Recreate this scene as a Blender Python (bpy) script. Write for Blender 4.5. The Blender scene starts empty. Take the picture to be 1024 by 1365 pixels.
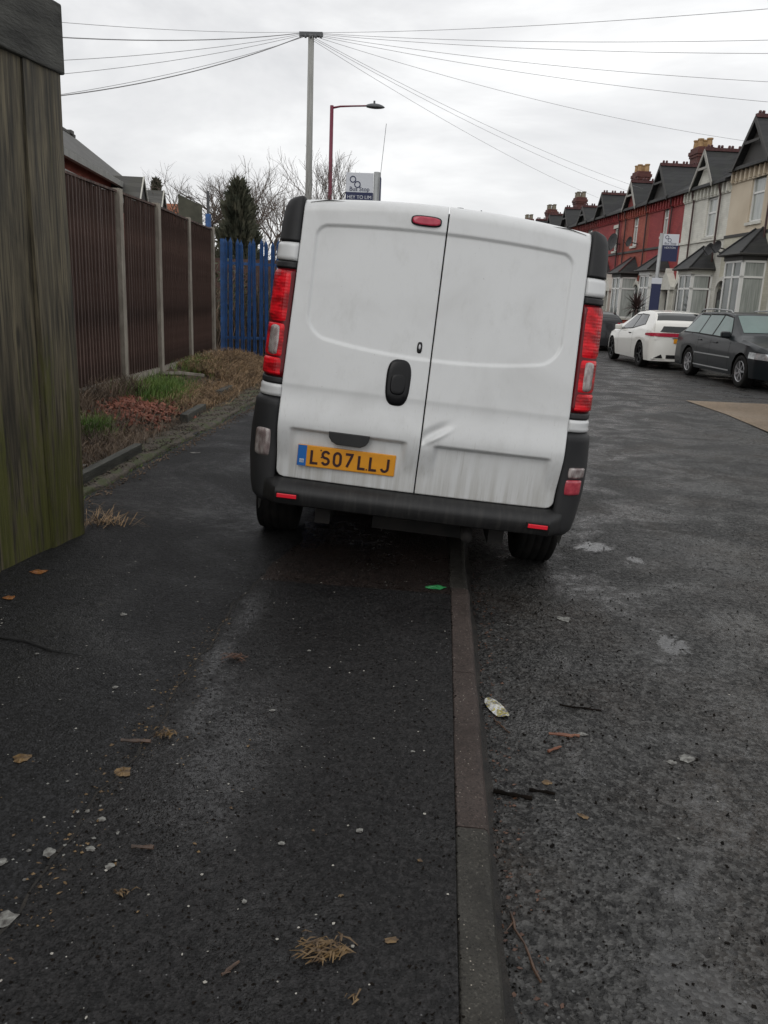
import bpy, bmesh, math, random
from math import sin, cos, pi, sqrt, radians, atan2
from mathutils import Vector, Matrix, Euler
random.seed(7)
S = bpy.context.scene
COL = S.collection

# ---------------------------------------------------------------- camera
PITCH, ROLL, YAW, CAMH = 0.2527, 0.0419, -0.0605, 1.6
cam_d = bpy.data.cameras.new('camera'); cam = bpy.data.objects.new('camera', cam_d); COL.objects.link(cam)
f = Vector((sin(YAW)*cos(PITCH), cos(YAW)*cos(PITCH), -sin(PITCH)))
r = Vector((cos(YAW), -sin(YAW), 0)); d = f.cross(r)
r2 = cos(ROLL)*r - sin(ROLL)*d; d2 = sin(ROLL)*r + cos(ROLL)*d
cam.matrix_world = Matrix(((r2.x, -d2.x, -f.x, 0), (r2.y, -d2.y, -f.y, 0), (r2.z, -d2.z, -f.z, CAMH), (0, 0, 0, 1)))
cam_d.sensor_fit = 'VERTICAL'; cam_d.sensor_height = 24; cam_d.sensor_width = 18; cam_d.lens = 24*1103/1365
cam_d.clip_start = .05; cam_d.clip_end = 3000
S.camera = cam

# ---------------------------------------------------------------- world, sun, exposure
SUN_EL, SUN_AZ = radians(38), radians(205)      # weak sun behind cloud, behind the camera
W = bpy.data.worlds.new('World'); S.world = W; W.use_nodes = True
nt = W.node_tree; nt.nodes.clear(); N = nt.nodes.new; L = nt.links.new
out = N('ShaderNodeOutputWorld'); mixs = N('ShaderNodeMixShader')
sky = N('ShaderNodeTexSky'); sky.sky_type = 'NISHITA'; sky.sun_disc = False
sky.sun_elevation = SUN_EL; sky.sun_rotation = SUN_AZ
b1 = N('ShaderNodeBackground'); b1.inputs[1].default_value = .1; L(sky.outputs[0], b1.inputs[0])
b2 = N('ShaderNodeBackground'); b2.inputs[1].default_value = 1.0
tc = N('ShaderNodeTexCoord'); mp = N('ShaderNodeMapping'); mp.inputs['Scale'].default_value = (1.2, 1.2, 3.6)
mp.inputs['Rotation'].default_value = (0, .12, .3)
L(tc.outputs['Generated'], mp.inputs[0])
n1 = N('ShaderNodeTexNoise'); n1.inputs['Scale'].default_value = 1.9; n1.inputs['Detail'].default_value = 6; n1.inputs['Roughness'].default_value = .58
n1.inputs['Distortion'].default_value = .35
L(mp.outputs[0], n1.inputs['Vector'])
cr = N('ShaderNodeValToRGB'); e = cr.color_ramp.elements
e[0].position = .3; e[0].color = (.70, .705, .72, 1); e[1].position = .72; e[1].color = (1.22, 1.22, 1.21, 1)
x = e.new(.5); x.color = (.90, .90, .905, 1)
L(n1.outputs[0], cr.inputs[0])
sp = N('ShaderNodeSeparateXYZ'); L(tc.outputs['Generated'], sp.inputs[0])
mr = N('ShaderNodeMapRange'); mr.inputs[1].default_value = .45; mr.inputs[2].default_value = 1; mr.inputs[3].default_value = 1; mr.inputs[4].default_value = 1.15
L(sp.outputs[2], mr.inputs[0])
vm = N('ShaderNodeVectorMath'); vm.operation = 'SCALE'; L(cr.outputs[0], vm.inputs[0]); L(mr.outputs[0], vm.inputs['Scale'])
L(vm.outputs[0], b2.inputs[0])
mixs.inputs[0].default_value = .94; L(b1.outputs[0], mixs.inputs[1]); L(b2.outputs[0], mixs.inputs[2]); L(mixs.outputs[0], out.inputs[0])
sl = bpy.data.lights.new('sun', 'SUN'); so = bpy.data.objects.new('sun', sl); COL.objects.link(so)
sl.energy = .5; sl.angle = radians(35); sl.color = (1, .97, .93)
sd = Vector((sin(SUN_AZ)*cos(SUN_EL), cos(SUN_AZ)*cos(SUN_EL), sin(SUN_EL)))
so.rotation_euler = sd.to_track_quat('Z', 'Y').to_euler()
S.view_settings.view_transform = 'Standard'; S.view_settings.look = 'None'; S.view_settings.exposure = 0; S.view_settings.gamma = 1
S.render.engine = 'CYCLES'

# ---------------------------------------------------------------- materials
def mat(name, col, rough=.6, col2=None, nscale=6., lo=.35, hi=.65, bump=0., bscale=60., metal=0., spec=.5, stretch=None,
        coat=0., trans=0., rough2=None, detail=6., bdetail=4., dist=.02):
    m = bpy.data.materials.new(name); m.use_nodes = True; t = m.node_tree; b = t.nodes['Principled BSDF']
    b.inputs['Base Color'].default_value = (*col, 1); b.inputs['Roughness'].default_value = rough; b.inputs['Metallic'].default_value = metal
    b.inputs['Specular IOR Level'].default_value = spec; b.inputs['Coat Weight'].default_value = coat; b.inputs['Coat Roughness'].default_value = .05
    b.inputs['Transmission Weight'].default_value = trans
    c = t.nodes.new('ShaderNodeTexCoord'); mpn = t.nodes.new('ShaderNodeMapping')
    if stretch: mpn.inputs['Scale'].default_value = stretch
    t.links.new(c.outputs['Object'], mpn.inputs[0])
    if col2:
        n = t.nodes.new('ShaderNodeTexNoise'); n.inputs['Scale'].default_value = nscale; n.inputs['Detail'].default_value = detail
        t.links.new(mpn.outputs[0], n.inputs['Vector'])
        rp = t.nodes.new('ShaderNodeValToRGB'); rp.color_ramp.elements[0].position = lo; rp.color_ramp.elements[1].position = hi
        rp.color_ramp.elements[0].color = (*col, 1); rp.color_ramp.elements[1].color = (*col2, 1)
        t.links.new(n.outputs[0], rp.inputs[0]); t.links.new(rp.outputs[0], b.inputs['Base Color'])
        if rough2 is not None:
            q = t.nodes.new('ShaderNodeMapRange'); q.inputs[1].default_value = lo; q.inputs[2].default_value = hi
            q.inputs[3].default_value = rough; q.inputs[4].default_value = rough2
            t.links.new(n.outputs[0], q.inputs[0]); t.links.new(q.outputs[0], b.inputs['Roughness'])
    if bump:
        n = t.nodes.new('ShaderNodeTexNoise'); n.inputs['Scale'].default_value = bscale; n.inputs['Detail'].default_value = bdetail
        t.links.new(mpn.outputs[0], n.inputs['Vector'])
        bp = t.nodes.new('ShaderNodeBump'); bp.inputs['Strength'].default_value = bump; bp.inputs['Distance'].default_value = dist
        t.links.new(n.outputs[0], bp.inputs['Height']); t.links.new(bp.outputs[0], b.inputs['Normal'])
    return m

class G:   # small node-graph helper for the richer materials
    def __init__(s, name):
        s.m = bpy.data.materials.new(name); s.m.use_nodes = True; s.t = s.m.node_tree; s.b = s.t.nodes['Principled BSDF']
        s.c = s.t.nodes.new('ShaderNodeTexCoord').outputs['Object']
    def map(s, sc, loc=(0, 0, 0)):
        n = s.t.nodes.new('ShaderNodeMapping'); n.inputs['Scale'].default_value = sc; n.inputs['Location'].default_value = loc
        s.t.links.new(s.c, n.inputs[0]); return n.outputs[0]
    def noise(s, scale, detail=5, v=None, rough=.55, dist=0):
        n = s.t.nodes.new('ShaderNodeTexNoise'); n.inputs['Scale'].default_value = scale; n.inputs['Detail'].default_value = detail
        n.inputs['Roughness'].default_value = rough; n.inputs['Distortion'].default_value = dist
        s.t.links.new(v or s.c, n.inputs['Vector']); return n.outputs[0]
    def vor(s, scale, feat='F1', v=None, outp=0, rnd=1):
        n = s.t.nodes.new('ShaderNodeTexVoronoi'); n.inputs['Scale'].default_value = scale; n.feature = feat; n.inputs['Randomness'].default_value = rnd
        s.t.links.new(v or s.c, n.inputs['Vector']); return n.outputs[outp]
    def ramp(s, v, *stops):
        n = s.t.nodes.new('ShaderNodeValToRGB'); es = n.color_ramp.elements
        while len(es) < len(stops): es.new(.5)
        for i, (p, c) in enumerate(stops):
            es[i].position = p; es[i].color = (*c, 1) if len(c) == 3 else c
        s.t.links.new(v, n.inputs[0]); return n.outputs[0]
    def rng(s, v, a, b, c, dd):
        n = s.t.nodes.new('ShaderNodeMapRange'); n.interpolation_type = 'SMOOTHSTEP'
        for i, q in enumerate((a, b, c, dd)): n.inputs[i+1].default_value = q
        s.t.links.new(v, n.inputs[0]); return n.outputs[0]
    def math(s, op, a, b=None):
        n = s.t.nodes.new('ShaderNodeMath'); n.operation = op
        for i, q in enumerate((a, b)):
            if q is None: continue
            if isinstance(q, (int, float)): n.inputs[i].default_value = q
            else: s.t.links.new(q, n.inputs[i])
        return n.outputs[0]
    def mix(s, fac, a, b, mode='MIX'):
        n = s.t.nodes.new('ShaderNodeMix'); n.data_type = 'RGBA'; n.blend_type = mode
        for i, q in ((0, fac), (6, a), (7, b)):
            if isinstance(q, (int, float)): n.inputs[i].default_value = q
            elif isinstance(q, tuple): n.inputs[i].default_value = (*q, 1)
            else: s.t.links.new(q, n.inputs[i])
        return n.outputs[2]
    def xyz(s):
        n = s.t.nodes.new('ShaderNodeSeparateXYZ'); s.t.links.new(s.c, n.inputs[0]); return n.outputs
    def bump(s, h, strength, dist, prev=None):
        n = s.t.nodes.new('ShaderNodeBump'); n.inputs['Strength'].default_value = strength; n.inputs['Distance'].default_value = dist
        s.t.links.new(h, n.inputs['Height'])
        if prev: s.t.links.new(prev, n.inputs['Normal'])
        return n.outputs[0]
    def set(s, **k):
        for a, v in k.items():
            i = s.b.inputs[a.replace('_', ' ')]
            if isinstance(v, (int, float)): i.default_value = v
            elif isinstance(v, tuple): i.default_value = (*v, 1)
            else: s.t.links.new(v, i)
        return s.m

def asphalt(name, dark, light, r0, r1, agr=130, stones=.5, brown=None, wetscale=.8, chips=.985, cracks=False, wet=(.5, .7), pools=(), chip=(.16, .16, .16), wmax=1., fall=None):
    """tarmac: aggregate in relief under a film of water that pools in patches"""
    g = G(name); x, y, z = g.xyz()
    fine = g.noise(260, 3); mid = g.noise(24, 6); big = g.noise(wetscale, 7, dist=.6, rough=.6)
    c = g.ramp(mid, (.3, dark), (.72, light))
    c = g.mix(g.rng(g.noise(.55, 6, dist=.8), .42, .62, 0, .55), c, tuple(q*.45 for q in dark))
    if brown: c = g.mix(g.rng(g.noise(1.3, 5), .45, .66, 0, .8), c, brown)
    v = g.vor(agr); cc = g.vor(agr, outp=1); pit = g.rng(g.noise(agr*.42, 3, rough=.6), .50, .62, 0, 1)
    sepc = g.t.nodes.new('ShaderNodeSeparateColor'); g.t.links.new(cc, sepc.inputs[0])
    isch = g.math('MULTIPLY', g.math('GREATER_THAN', sepc.outputs[0], chips), g.rng(v, .25, .45, 1, 0))
    c = g.mix(isch, c, chip)
    agg = g.mix(g.rng(sepc.outputs[1], .3, 1, 0, .6), c, tuple(q*1.6 for q in light))
    agg = g.mix(g.rng(sepc.outputs[2], .75, .95, 0, .6), agg, tuple(q*.35 for q in dark))
    agg = g.mix(g.math('MULTIPLY', pit, .55), agg, tuple(q*.3 for q in dark))
    w = g.rng(g.math('ADD', big, g.math('MULTIPLY', g.math('SUBTRACT', g.noise(19, 6, rough=.7), .5), .6)), wet[0], wet[1], 0, wmax)
    if fall: w = g.math('MULTIPLY', w, g.rng(y, fall[0], fall[1], fall[2], fall[3]))
    for (px, py, rx, ry, hard) in pools:
        dx = g.math('DIVIDE', g.math('SUBTRACT', x, px), rx); dy = g.math('DIVIDE', g.math('SUBTRACT', y, py), ry)
        r2_ = g.math('SQRT', g.math('ADD', g.math('MULTIPLY', dx, dx), g.math('MULTIPLY', dy, dy)))
        r2_ = g.math('ADD', r2_, g.math('MULTIPLY', g.math('SUBTRACT', g.noise(14, 6, rough=.65), .5), 2.6))
        w = g.math('MAXIMUM', w, g.math('MULTIPLY', g.rng(r2_, 1-hard, 1+hard, 1 if hard < .45 else .6, 0), g.rng(g.noise(60, 4, rough=.7), .36, .52, .25 if hard > .45 else .8, 1)))
    if cracks:
        vd = g.math('ADD', g.vor(11, 'DISTANCE_TO_EDGE', v=g.map((1, .7, 1))), g.math('MULTIPLY', g.math('SUBTRACT', g.noise(22, 5), .42), .5)); msk = g.rng(g.noise(.8, 5, dist=.4), .42, .58, 0, 1)
        ck = g.math('MULTIPLY', g.rng(vd, .01, .10, .8, 0), g.math('MULTIPLY', msk, g.rng(g.noise(9, 5), .42, .52, 0, 1)))
        agg = g.mix(ck, agg, (.005, .005, .005)); w = g.math('MULTIPLY', w, g.rng(ck, 0, .6, 1, .2))
    agg = g.mix(g.math('MULTIPLY', w, .45), agg, tuple(q*.5 for q in dark))
    dry = g.math('ADD', g.rng(big, .38, .62, r1, r0), g.rng(fine, .35, .65, -.05, .07))
    mx = g.t.nodes.new('ShaderNodeMix'); g.t.links.new(w, mx.inputs[0]); g.t.links.new(dry, mx.inputs[2]); mx.inputs[3].default_value = .07
    def bmp(h, st, di, prev=None):
        o = g.bump(h, 1, di, prev); n_ = o.node; g.t.links.new(g.rng(w, 0, 1, st, st*.10), n_.inputs['Strength']); return o
    b = bmp(v, .9, .006*stones); b = bmp(pit, .8, .004*stones, b); b = bmp(mid, .45, .012, b); b = bmp(fine, .5, .003, b)
    return g.set(Base_Color=agg, Roughness=mx.outputs[0], Normal=b, Specular_IOR_Level=g.rng(w, 0, .8, .22, .5))

M = {}
M['road'] = asphalt('road_asphalt', (.018, .018, .0182), (.076, .075, .072), .36, .6, agr=85, stones=1.3, brown=(.040, .033, .027), wetscale=1.9, cracks=True, wet=(.44, .68),
    pools=((1.225, 3.90, .07, .13, .25), (1.12, 5.57, .13, .10, .35), (1.35, 5.3, .05, .07, .4), (1.9, 5.4, .25, .4, .9)), wmax=.7)
M['pave'] = asphalt('pavement_asphalt', (.010, .010, .0105), (.023, .023, .024), .45, .65, stones=.6, wetscale=1.1, wet=(.50, .72), wmax=.42)
M['strip'] = asphalt('relaid_asphalt', (.009, .009, .0095), (.023, .022, .022), .36, .6, stones=.6, wetscale=1.2, chips=.992, wet=(.50, .72), wmax=.5,
    pools=((-.86, 3.1, .06, .35, .7), (-.80, 2.75, .10, .4, .9), (-.62, 2.5, .22, .6, .95), (-.84, 3.7, .07, .3, .8)))
M['old'] = asphalt('old_brown_surface', (.012, .0095, .0085), (.032, .024, .021), .35, .6, stones=.7, brown=(.042, .029, .024), wet=(.5, .66), wmax=.9)
def kerbmat(name, a, b2_):
    g = G(name); c = g.ramp(g.noise(9, 6), (.3, a), (.7, b2_))
    cc = g.vor(160, outp=1); sc = g.t.nodes.new('ShaderNodeSeparateColor'); g.t.links.new(cc, sc.inputs[0])
    c = g.mix(g.math('MULTIPLY', g.math('GREATER_THAN', sc.outputs[0], .975), g.rng(g.vor(160), .2, .4, 1, 0)), c, (.42, .38, .32))
    c = g.mix(g.rng(g.noise(140, 3), .5, .68, 0, .7), c, (.010, .009, .008)); c = g.mix(g.rng(g.noise(110, 3), .56, .7, 0, .6), c, tuple(q*2.2 for q in b2_)); c = g.mix(g.rng(g.noise(3, 5), .5, .7, 0, .6), c, tuple(q*.4 for q in a))
    b = g.bump(g.noise(180, 4), .9, .004); b = g.bump(g.noise(25, 5), .7, .010, b)
    return g.set(Base_Color=c, Roughness=g.rng(g.noise(5, 4), .3, .7, .6, .85), Specular_IOR_Level=.3, Normal=b)
M['kerb'] = kerbmat('kerb_concrete_grey', (.027, .025, .021), (.05, .047, .040))
M['kerb_pink'] = kerbmat('kerb_concrete_pinkish', (.040, .030, .026), (.062, .047, .041))
M['seam'] = mat('seam_dirt', (.004, .004, .0035), .8, (.02, .016, .012), 18, bump=.8, bscale=120, dist=.006)
M['tan'] = asphalt('tan_patch', (.17, .125, .085), (.26, .2, .14), .5, .7, stones=.5, chips=1.1, wmax=.1)
M['silt'] = mat('wet_silt', (.004, .0035, .003), .7, (.022, .018, .014), 14, bump=.9, bscale=120, dist=.008)
M['puddle'] = mat('puddle_water', (.02, .02, .02), .03, spec=.6)
M['soil'] = mat('soil', (.04, .028, .02), .85, (.12, .088, .06), 7, bump=.9, bscale=38, dist=.04)
M['farground'] = mat('far_ground', (.04, .045, .03), .9, (.06, .055, .045), .2)
M['conc'] = mat('edging_concrete', (.04, .034, .027), .8, (.13, .105, .08), 60, bump=.7, bscale=90, lo=.42, hi=.6, dist=.01)
g = G('mossy_edging'); c = g.ramp(g.noise(45, 5), (.38, (.028, .022, .017)), (.62, (.11, .088, .062)))
c = g.mix(g.rng(g.noise(8, 6), .46, .6, 0, .85), c, (.05, .062, .016)); g.set(Base_Color=c, Roughness=.75, Normal=g.bump(g.noise(70, 6), .8, .012)); M['moss'] = g.m
M['post'] = mat('concrete_post', (.2, .175, .145), .85, (.34, .31, .26), 9, bump=.3, bscale=60, stretch=(1, 1, .4))
M['board'] = mat('brown_fence_board', (.036, .022, .018), .75, (.14, .085, .068), 3, bump=.4, bscale=14, stretch=(6, 6, .7))
def mossy(name, base, base2, gr, amount):
    g = G(name); v = g.map((9, 9, .45)); n = g.noise(2.2, 8, v, .62, .25); n2 = g.noise(10, 6, g.map((6, 6, .25)))
    c = g.ramp(n, (.3, base), (.68, base2)); c = g.mix(g.rng(n2, .4, .68, 0, .85), c, (.010, .009, .007))
    c = g.mix(g.rng(g.noise(1.1, 5, g.map((2, 2, .8)), .6, .8), .5, .7, 0, .6), c, (.012, .012, .010))
    z = g.xyz()[2]; ga = g.noise(1.5, 6, g.map((6.5, 6.5, .6)), .62, .5); gd = g.noise(28, 5, g.map((1.6, 1.6, .4)))
    hgt = g.rng(z, .1, 1.9, .20, -.06)
    k = g.rng(g.math('ADD', g.math('ADD', ga, hgt), g.math('MULTIPLY', g.math('SUBTRACT', gd, .5), .35)), .56, .80, 0, amount)
    c = g.mix(k, c, gr)
    kn = g.vor(1.6, v=g.map((3.5, 3.5, .9))); c = g.mix(g.rng(kn, .05, .13, .8, 0), c, (.012, .010, .007))
    gr_ = g.noise(3, 8, g.map((60, 60, .9)), .7); c = g.mix(g.rng(gr_, .48, .62, 0, .45), c, (.014, .012, .009))
    b = g.bump(n, .5, .012); b = g.bump(n2, .5, .006, b); b = g.bump(gr_, .5, .004, b)
    return g.set(Base_Color=c, Roughness=.7, Normal=b)
M['mossy'] = mossy('weathered_mossy_board', (.040, .034, .021), (.19, .16, .10), (.082, .088, .012), .8)
M['capw'] = mat('weathered_cap', (.018, .018, .015), .75, (.06, .06, .052), 4, bump=.4, bscale=30, stretch=(1.5, .6, 2.5))
M['plank'] = mat('old_plank', (.03, .03, .025), .7, (.075, .075, .062), 6, bump=.5, bscale=40, stretch=(3, .5, 3))
M['blue'] = mat('blue_paint', (.009, .042, .125), .5, (.016, .08, .24), 5, bump=.1, bscale=60)
M['grass'] = mat('green_grass', (.07, .15, .02), .6, (.17, .25, .05), 3)
M['dry'] = mat('dry_grass', (.11, .07, .038), .75, (.40, .27, .15), 9, lo=.4, hi=.62)
M['deadst'] = mat('dead_stems', (.07, .05, .036), .75, (.2, .145, .10), 3)
M['redbr'] = mat('crushed_brick', (.13, .045, .03), .8, (.34, .13, .085), 9, bump=.4, bscale=70)
# vehicles
g = G('white_van_paint'); x, y, z = g.xyz()
st = g.noise(3.2, 5, g.map((9, 9, .55)), .6); sm = g.noise(2.4, 5, dist=.5)
lowd = g.rng(z, .45, .86, .85, 0); k = g.math('MULTIPLY', lowd, g.rng(st, .32, .7, .12, .85))
c = g.mix(k, (.67, .68, .68), (.34, .325, .285))
c = g.mix(g.rng(sm, .45, .78, 0, .4), c, (.46, .46, .45))
c = g.mix(g.rng(g.noise(7, 8, g.map((1, 1, .5)), .7), .5, .75, 0, .22), c, (.33, .325, .30))
c = g.mix(g.math('MULTIPLY', g.rng(g.noise(16, 4, g.map((9, 9, .35))), .58, .74, 0, .35), g.rng(z, .45, 1.2, 1, .15)), c, (.27, .25, .21))
c = g.mix(g.math('MULTIPLY', g.math('GREATER_THAN', g.noise(70, 3), .745), .35), c, (.2, .18, .15))
M['van'] = g.set(Base_Color=c, Roughness=g.rng(sm, .35, .7, .3, .5), Coat_Weight=.35, Coat_Roughness=.12, Normal=g.bump(g.noise(2.2, 2), .05, .02))
M['blackpl'] = mat('black_plastic', (.012, .0125, .014), .6, (.022, .022, .023), 5, bump=.25, bscale=350, dist=.002)
g = G('scuffed_bumper'); st = g.noise(6, 6, g.map((8, 1, .7)), .65)
c = g.mix(g.rng(st, .45, .75, 0, .6), (.009, .009, .0095), (.042, .04, .037))
M['bumper'] = g.set(Base_Color=c, Roughness=.55, Normal=g.bump(g.noise(300, 3), .25, .002))
M['rubber'] = mat('tyre_rubber', (.006, .006, .006), .85, (.014, .013, .012), 12, spec=.2)
M['blackgl'] = mat('gloss_black', (.004, .004, .005), .3, spec=.3)
M['gap'] = mat('dark_gap', (.004, .004, .004), .9)
M['under'] = mat('underbody', (.008, .008, .008), .85, (.02, .017, .015), 9)
g = G('red_lens'); x, y, z = g.xyz(); rib = g.math('SINE', g.math('MULTIPLY', z, 400)); rx = g.math('SINE', g.math('MULTIPLY', x, 420))
c = g.mix(g.rng(g.noise(9, 3, g.map((1, 1, 2.2))), .4, .62, 0, 1), (.26, .003, .006), (.75, .008, .018))
M['lens'] = g.set(Base_Color=c, Roughness=.35, Specular_IOR_Level=.25, Coat_Weight=.12, Normal=g.bump(g.math('ADD', rib, rx), .2, .002))
M['lens_edge'] = mat('dark_red_lens_edge', (.11, .002, .005), .3, spec=.3, coat=.15)
M['clear'] = None
g = G('clear_lens'); x, y, z = g.xyz(); rib = g.math('MULTIPLY', g.math('SINE', g.math('MULTIPLY', z, 700)), g.math('SINE', g.math('MULTIPLY', x, 700)))
c = g.mix(g.rng(g.noise(14, 3, g.map((2.5, 1, 1))), .35, .7, 0, 1), (.20, .15, .145), (.50, .46, .44))
M['clear'] = g.set(Base_Color=c, Roughness=.15, Metallic=.35, Coat_Weight=.6, Normal=g.bump(rib, .4, .003))
M['fogred'] = mat('fog_red', (.35, .03, .05), .2, (.5, .07, .09), 40, coat=.6)
M['reflector'] = mat('red_reflector', (.75, .012, .03), .2, coat=.5)
M['brake'] = mat('brake_lens', (.38, .01, .04), .2, (.5, .03, .07), 30, coat=.6)
M['yellow'] = mat('plate_yellow', (.74, .31, .012), .45, (.66, .27, .012), 12)
M['pblue'] = mat('plate_blue', (.01, .12, .4), .4)
M['pblack'] = mat('plate_black', (.03, .006, .008), .5)
M['pwhite'] = mat('plate_white', (.6, .62, .6), .5)
M['chrome'] = mat('alloy_silver', (.42, .42, .43), .3, metal=.8)
M['white_car'] = mat('white_car_paint', (.76, .75, .70), .25, coat=.6)
M['grey_car'] = mat('dark_grey_car_paint', (.005, .008, .010), .35, coat=.2, spec=.3)
M['dark_car'] = mat('black_car_paint', (.006, .006, .008), .3, coat=.4)
M['glass'] = mat('car_glass', (.015, .018, .018), .08, spec=.5, coat=.1)
M['glass_g'] = mat('greenish_misted_glass', (.075, .12, .11), .12, (.10, .16, .145), 2, coat=.2)
M['carred'] = mat('car_tail_red', (.45, .03, .06), .2, coat=.5)
M['headl'] = mat('headlight_glass', (.5, .52, .52), .1, (.3, .31, .32), 14, metal=.4, coat=.8)
# houses
def brickmat(name, a, b2_, mortar, sc=1., bumpd=.004):
    g = G(name); x, y, z = g.xyz()
    cb = g.t.nodes.new('ShaderNodeCombineXYZ'); g.t.links.new(g.math('ADD', x, y), cb.inputs[0]); g.t.links.new(z, cb.inputs[1])
    br = g.t.nodes.new('ShaderNodeTexBrick'); g.t.links.new(cb.outputs[0], br.inputs['Vector'])
    br.inputs['Scale'].default_value = 4.4*sc; br.inputs['Mortar Size'].default_value = .018; br.inputs['Brick Width'].default_value = 1.; br.inputs['Row Height'].default_value = .33
    br.inputs['Color1'].default_value = (*a, 1); br.inputs['Color2'].default_value = (*b2_, 1); br.inputs['Mortar'].default_value = (*mortar, 1)
    c = g.mix(g.rng(g.noise(1.4, 6), .4, .75, 0, .5), br.outputs[0], tuple(v*.55 for v in a))
    return g.set(Base_Color=c, Roughness=.75, Normal=g.bump(br.outputs['Fac'], -.5, bumpd))
M['red_a'] = brickmat('red_painted_brick', (.27, .032, .036), (.33, .05, .045), (.2, .03, .03))
M['red_b'] = brickmat('orange_red_brick', (.32, .065, .045), (.38, .10, .06), (.24, .06, .045))
M['red_c'] = brickmat('dark_red_brick', (.20, .035, .034), (.25, .055, .045), (.15, .035, .03))
M['wbrick'] = brickmat('white_painted_brick', (.64, .63, .56), (.70, .69, .62), (.56, .55, .49))
M['cream'] = mat('cream_render', (.52, .44, .33), .85, (.62, .54, .42), .8, bump=.2, bscale=30)
M['creamb'] = brickmat('cream_painted_brick', (.52, .50, .40), (.57, .55, .45), (.46, .44, .35))
M['chim'] = brickmat('chimney_brick', (.085, .026, .022), (.13, .042, .032), (.06, .035, .03))
M['pot'] = mat('buff_chimney_pot', (.33, .2, .095), .8, (.42, .28, .14), 8)
M['potgrey'] = mat('grey_chimney_pot', (.16, .15, .11), .8, (.24, .2, .15), 8)
M['ridge'] = mat('terracotta_ridge', (.07, .03, .03), .8, (.12, .05, .048), 6)
g = G('slate'); x, y, z = g.xyz(); cb = g.t.nodes.new('ShaderNodeCombineXYZ')
g.t.links.new(g.math('ADD', x, g.math('MULTIPLY', y, .3)), cb.inputs[0]); g.t.links.new(z, cb.inputs[1])
br = g.t.nodes.new('ShaderNodeTexBrick'); g.t.links.new(cb.outputs[0], br.inputs['Vector']); br.inputs['Scale'].default_value = 3.2
br.inputs['Color1'].default_value = (.013, .0135, .015, 1); br.inputs['Color2'].default_value = (.027, .028, .029, 1); br.inputs['Mortar'].default_value = (.008, .008, .009, 1)
br.inputs['Brick Width'].default_value = 1; br.inputs['Row Height'].default_value = .45; br.inputs['Mortar Size'].default_value = .02
c = g.mix(g.rng(g.noise(1.8, 6), .45, .7, 0, .45), br.outputs[0], (.032, .036, .026))
M['slate'] = g.set(Base_Color=c, Roughness=.6, Normal=g.bump(br.outputs['Fac'], -.6, .01))
g = G('grey_tiles'); x, y, z = g.xyz(); cb = g.t.nodes.new('ShaderNodeCombineXYZ'); g.t.links.new(y, cb.inputs[0]); g.t.links.new(z, cb.inputs[1])
br = g.t.nodes.new('ShaderNodeTexBrick'); g.t.links.new(cb.outputs[0], br.inputs['Vector']); br.inputs['Scale'].default_value = 3
br.inputs['Color1'].default_value = (.06, .059, .056, 1); br.inputs['Color2'].default_value = (.10, .097, .09, 1); br.inputs['Mortar'].default_value = (.05, .05, .045, 1)
br.inputs['Brick Width'].default_value = 1; br.inputs['Row Height'].default_value = .5
M['gtile'] = g.set(Base_Color=g.mix(g.rng(g.noise(2, 6), .4, .7, 0, .5), br.outputs[0], (.07, .07, .055)), Roughness=.75, Normal=g.bump(br.outputs['Fac'], -.6, .015))
M['orange'] = brickmat('orange_tile', (.36, .115, .05), (.45, .16, .08), (.2, .07, .04), .6)
M['upvc'] = mat('white_frame', (.72, .72, .69), .4)
M['barge'] = mat('grey_bargeboard', (.30, .29, .26), .6)
M['darkbarge'] = mat('dark_bargeboard', (.035, .033, .03), .6)
M['pane'] = mat('window_glass', (.06, .07, .065), .07, (.13, .15, .14), 1.2, spec=.7)
M['panel_curtain'] = mat('net_curtain_glass', (.26, .28, .26), .2, (.38, .40, .37), 2.5, stretch=(9, 9, .6), coat=.6)
M['door'] = mat('dark_door', (.02, .02, .02), .4)
M['pipe'] = mat('downpipe', (.05, .02, .018), .5)
M['stone'] = mat('painted_stone', (.55, .54, .48), .7, (.62, .61, .55), 5)
M['gwall'] = brickmat('garden_wall_brick', (.06, .03, .025), (.09, .045, .035), (.06, .05, .045))
M['metal'] = mat('galvanised_steel', (.30, .31, .31), .5, (.36, .37, .37), 5, metal=.3)
M['polegrey'] = mat('grey_wood_pole', (.24, .24, .225), .8, (.34, .34, .32), 5, stretch=(5, 5, .3), bump=.2)
M['maroon'] = mat('maroon_paint', (.16, .018, .04), .45)
M['lampgrey'] = mat('lamp_head_grey', (.09, .095, .10), .5)
M['wire'] = mat('wire', (.34, .34, .345), .6)  # pale grey puts the bleaching by the overexposed sky into the colour
M['navy'] = mat('sign_navy', (.012, .018, .07), .5)
M['signw'] = mat('sign_white', (.6, .62, .66), .4)
M['bark'] = mat('bark', (.05, .04, .032), .85, (.10, .082, .066), 4, bump=.4)
M['twig'] = mat('twig_bark', (.08, .062, .05), .85, (.15, .12, .10), 4)
M['conifer'] = mat('conifer_green', (.035, .042, .026), .8, (.12, .12, .08), 3.5)
M['ivy'] = mat('ivy_leaves', (.022, .034, .014), .6, (.08, .085, .035), 1.5)
M['cord'] = mat('cordyline_leaf', (.035, .018, .018), .6, (.07, .04, .035), 5)
M['bark_panel'] = mat('algae_grey_panel', (.055, .055, .04), .8, (.09, .09, .065), 5)
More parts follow.
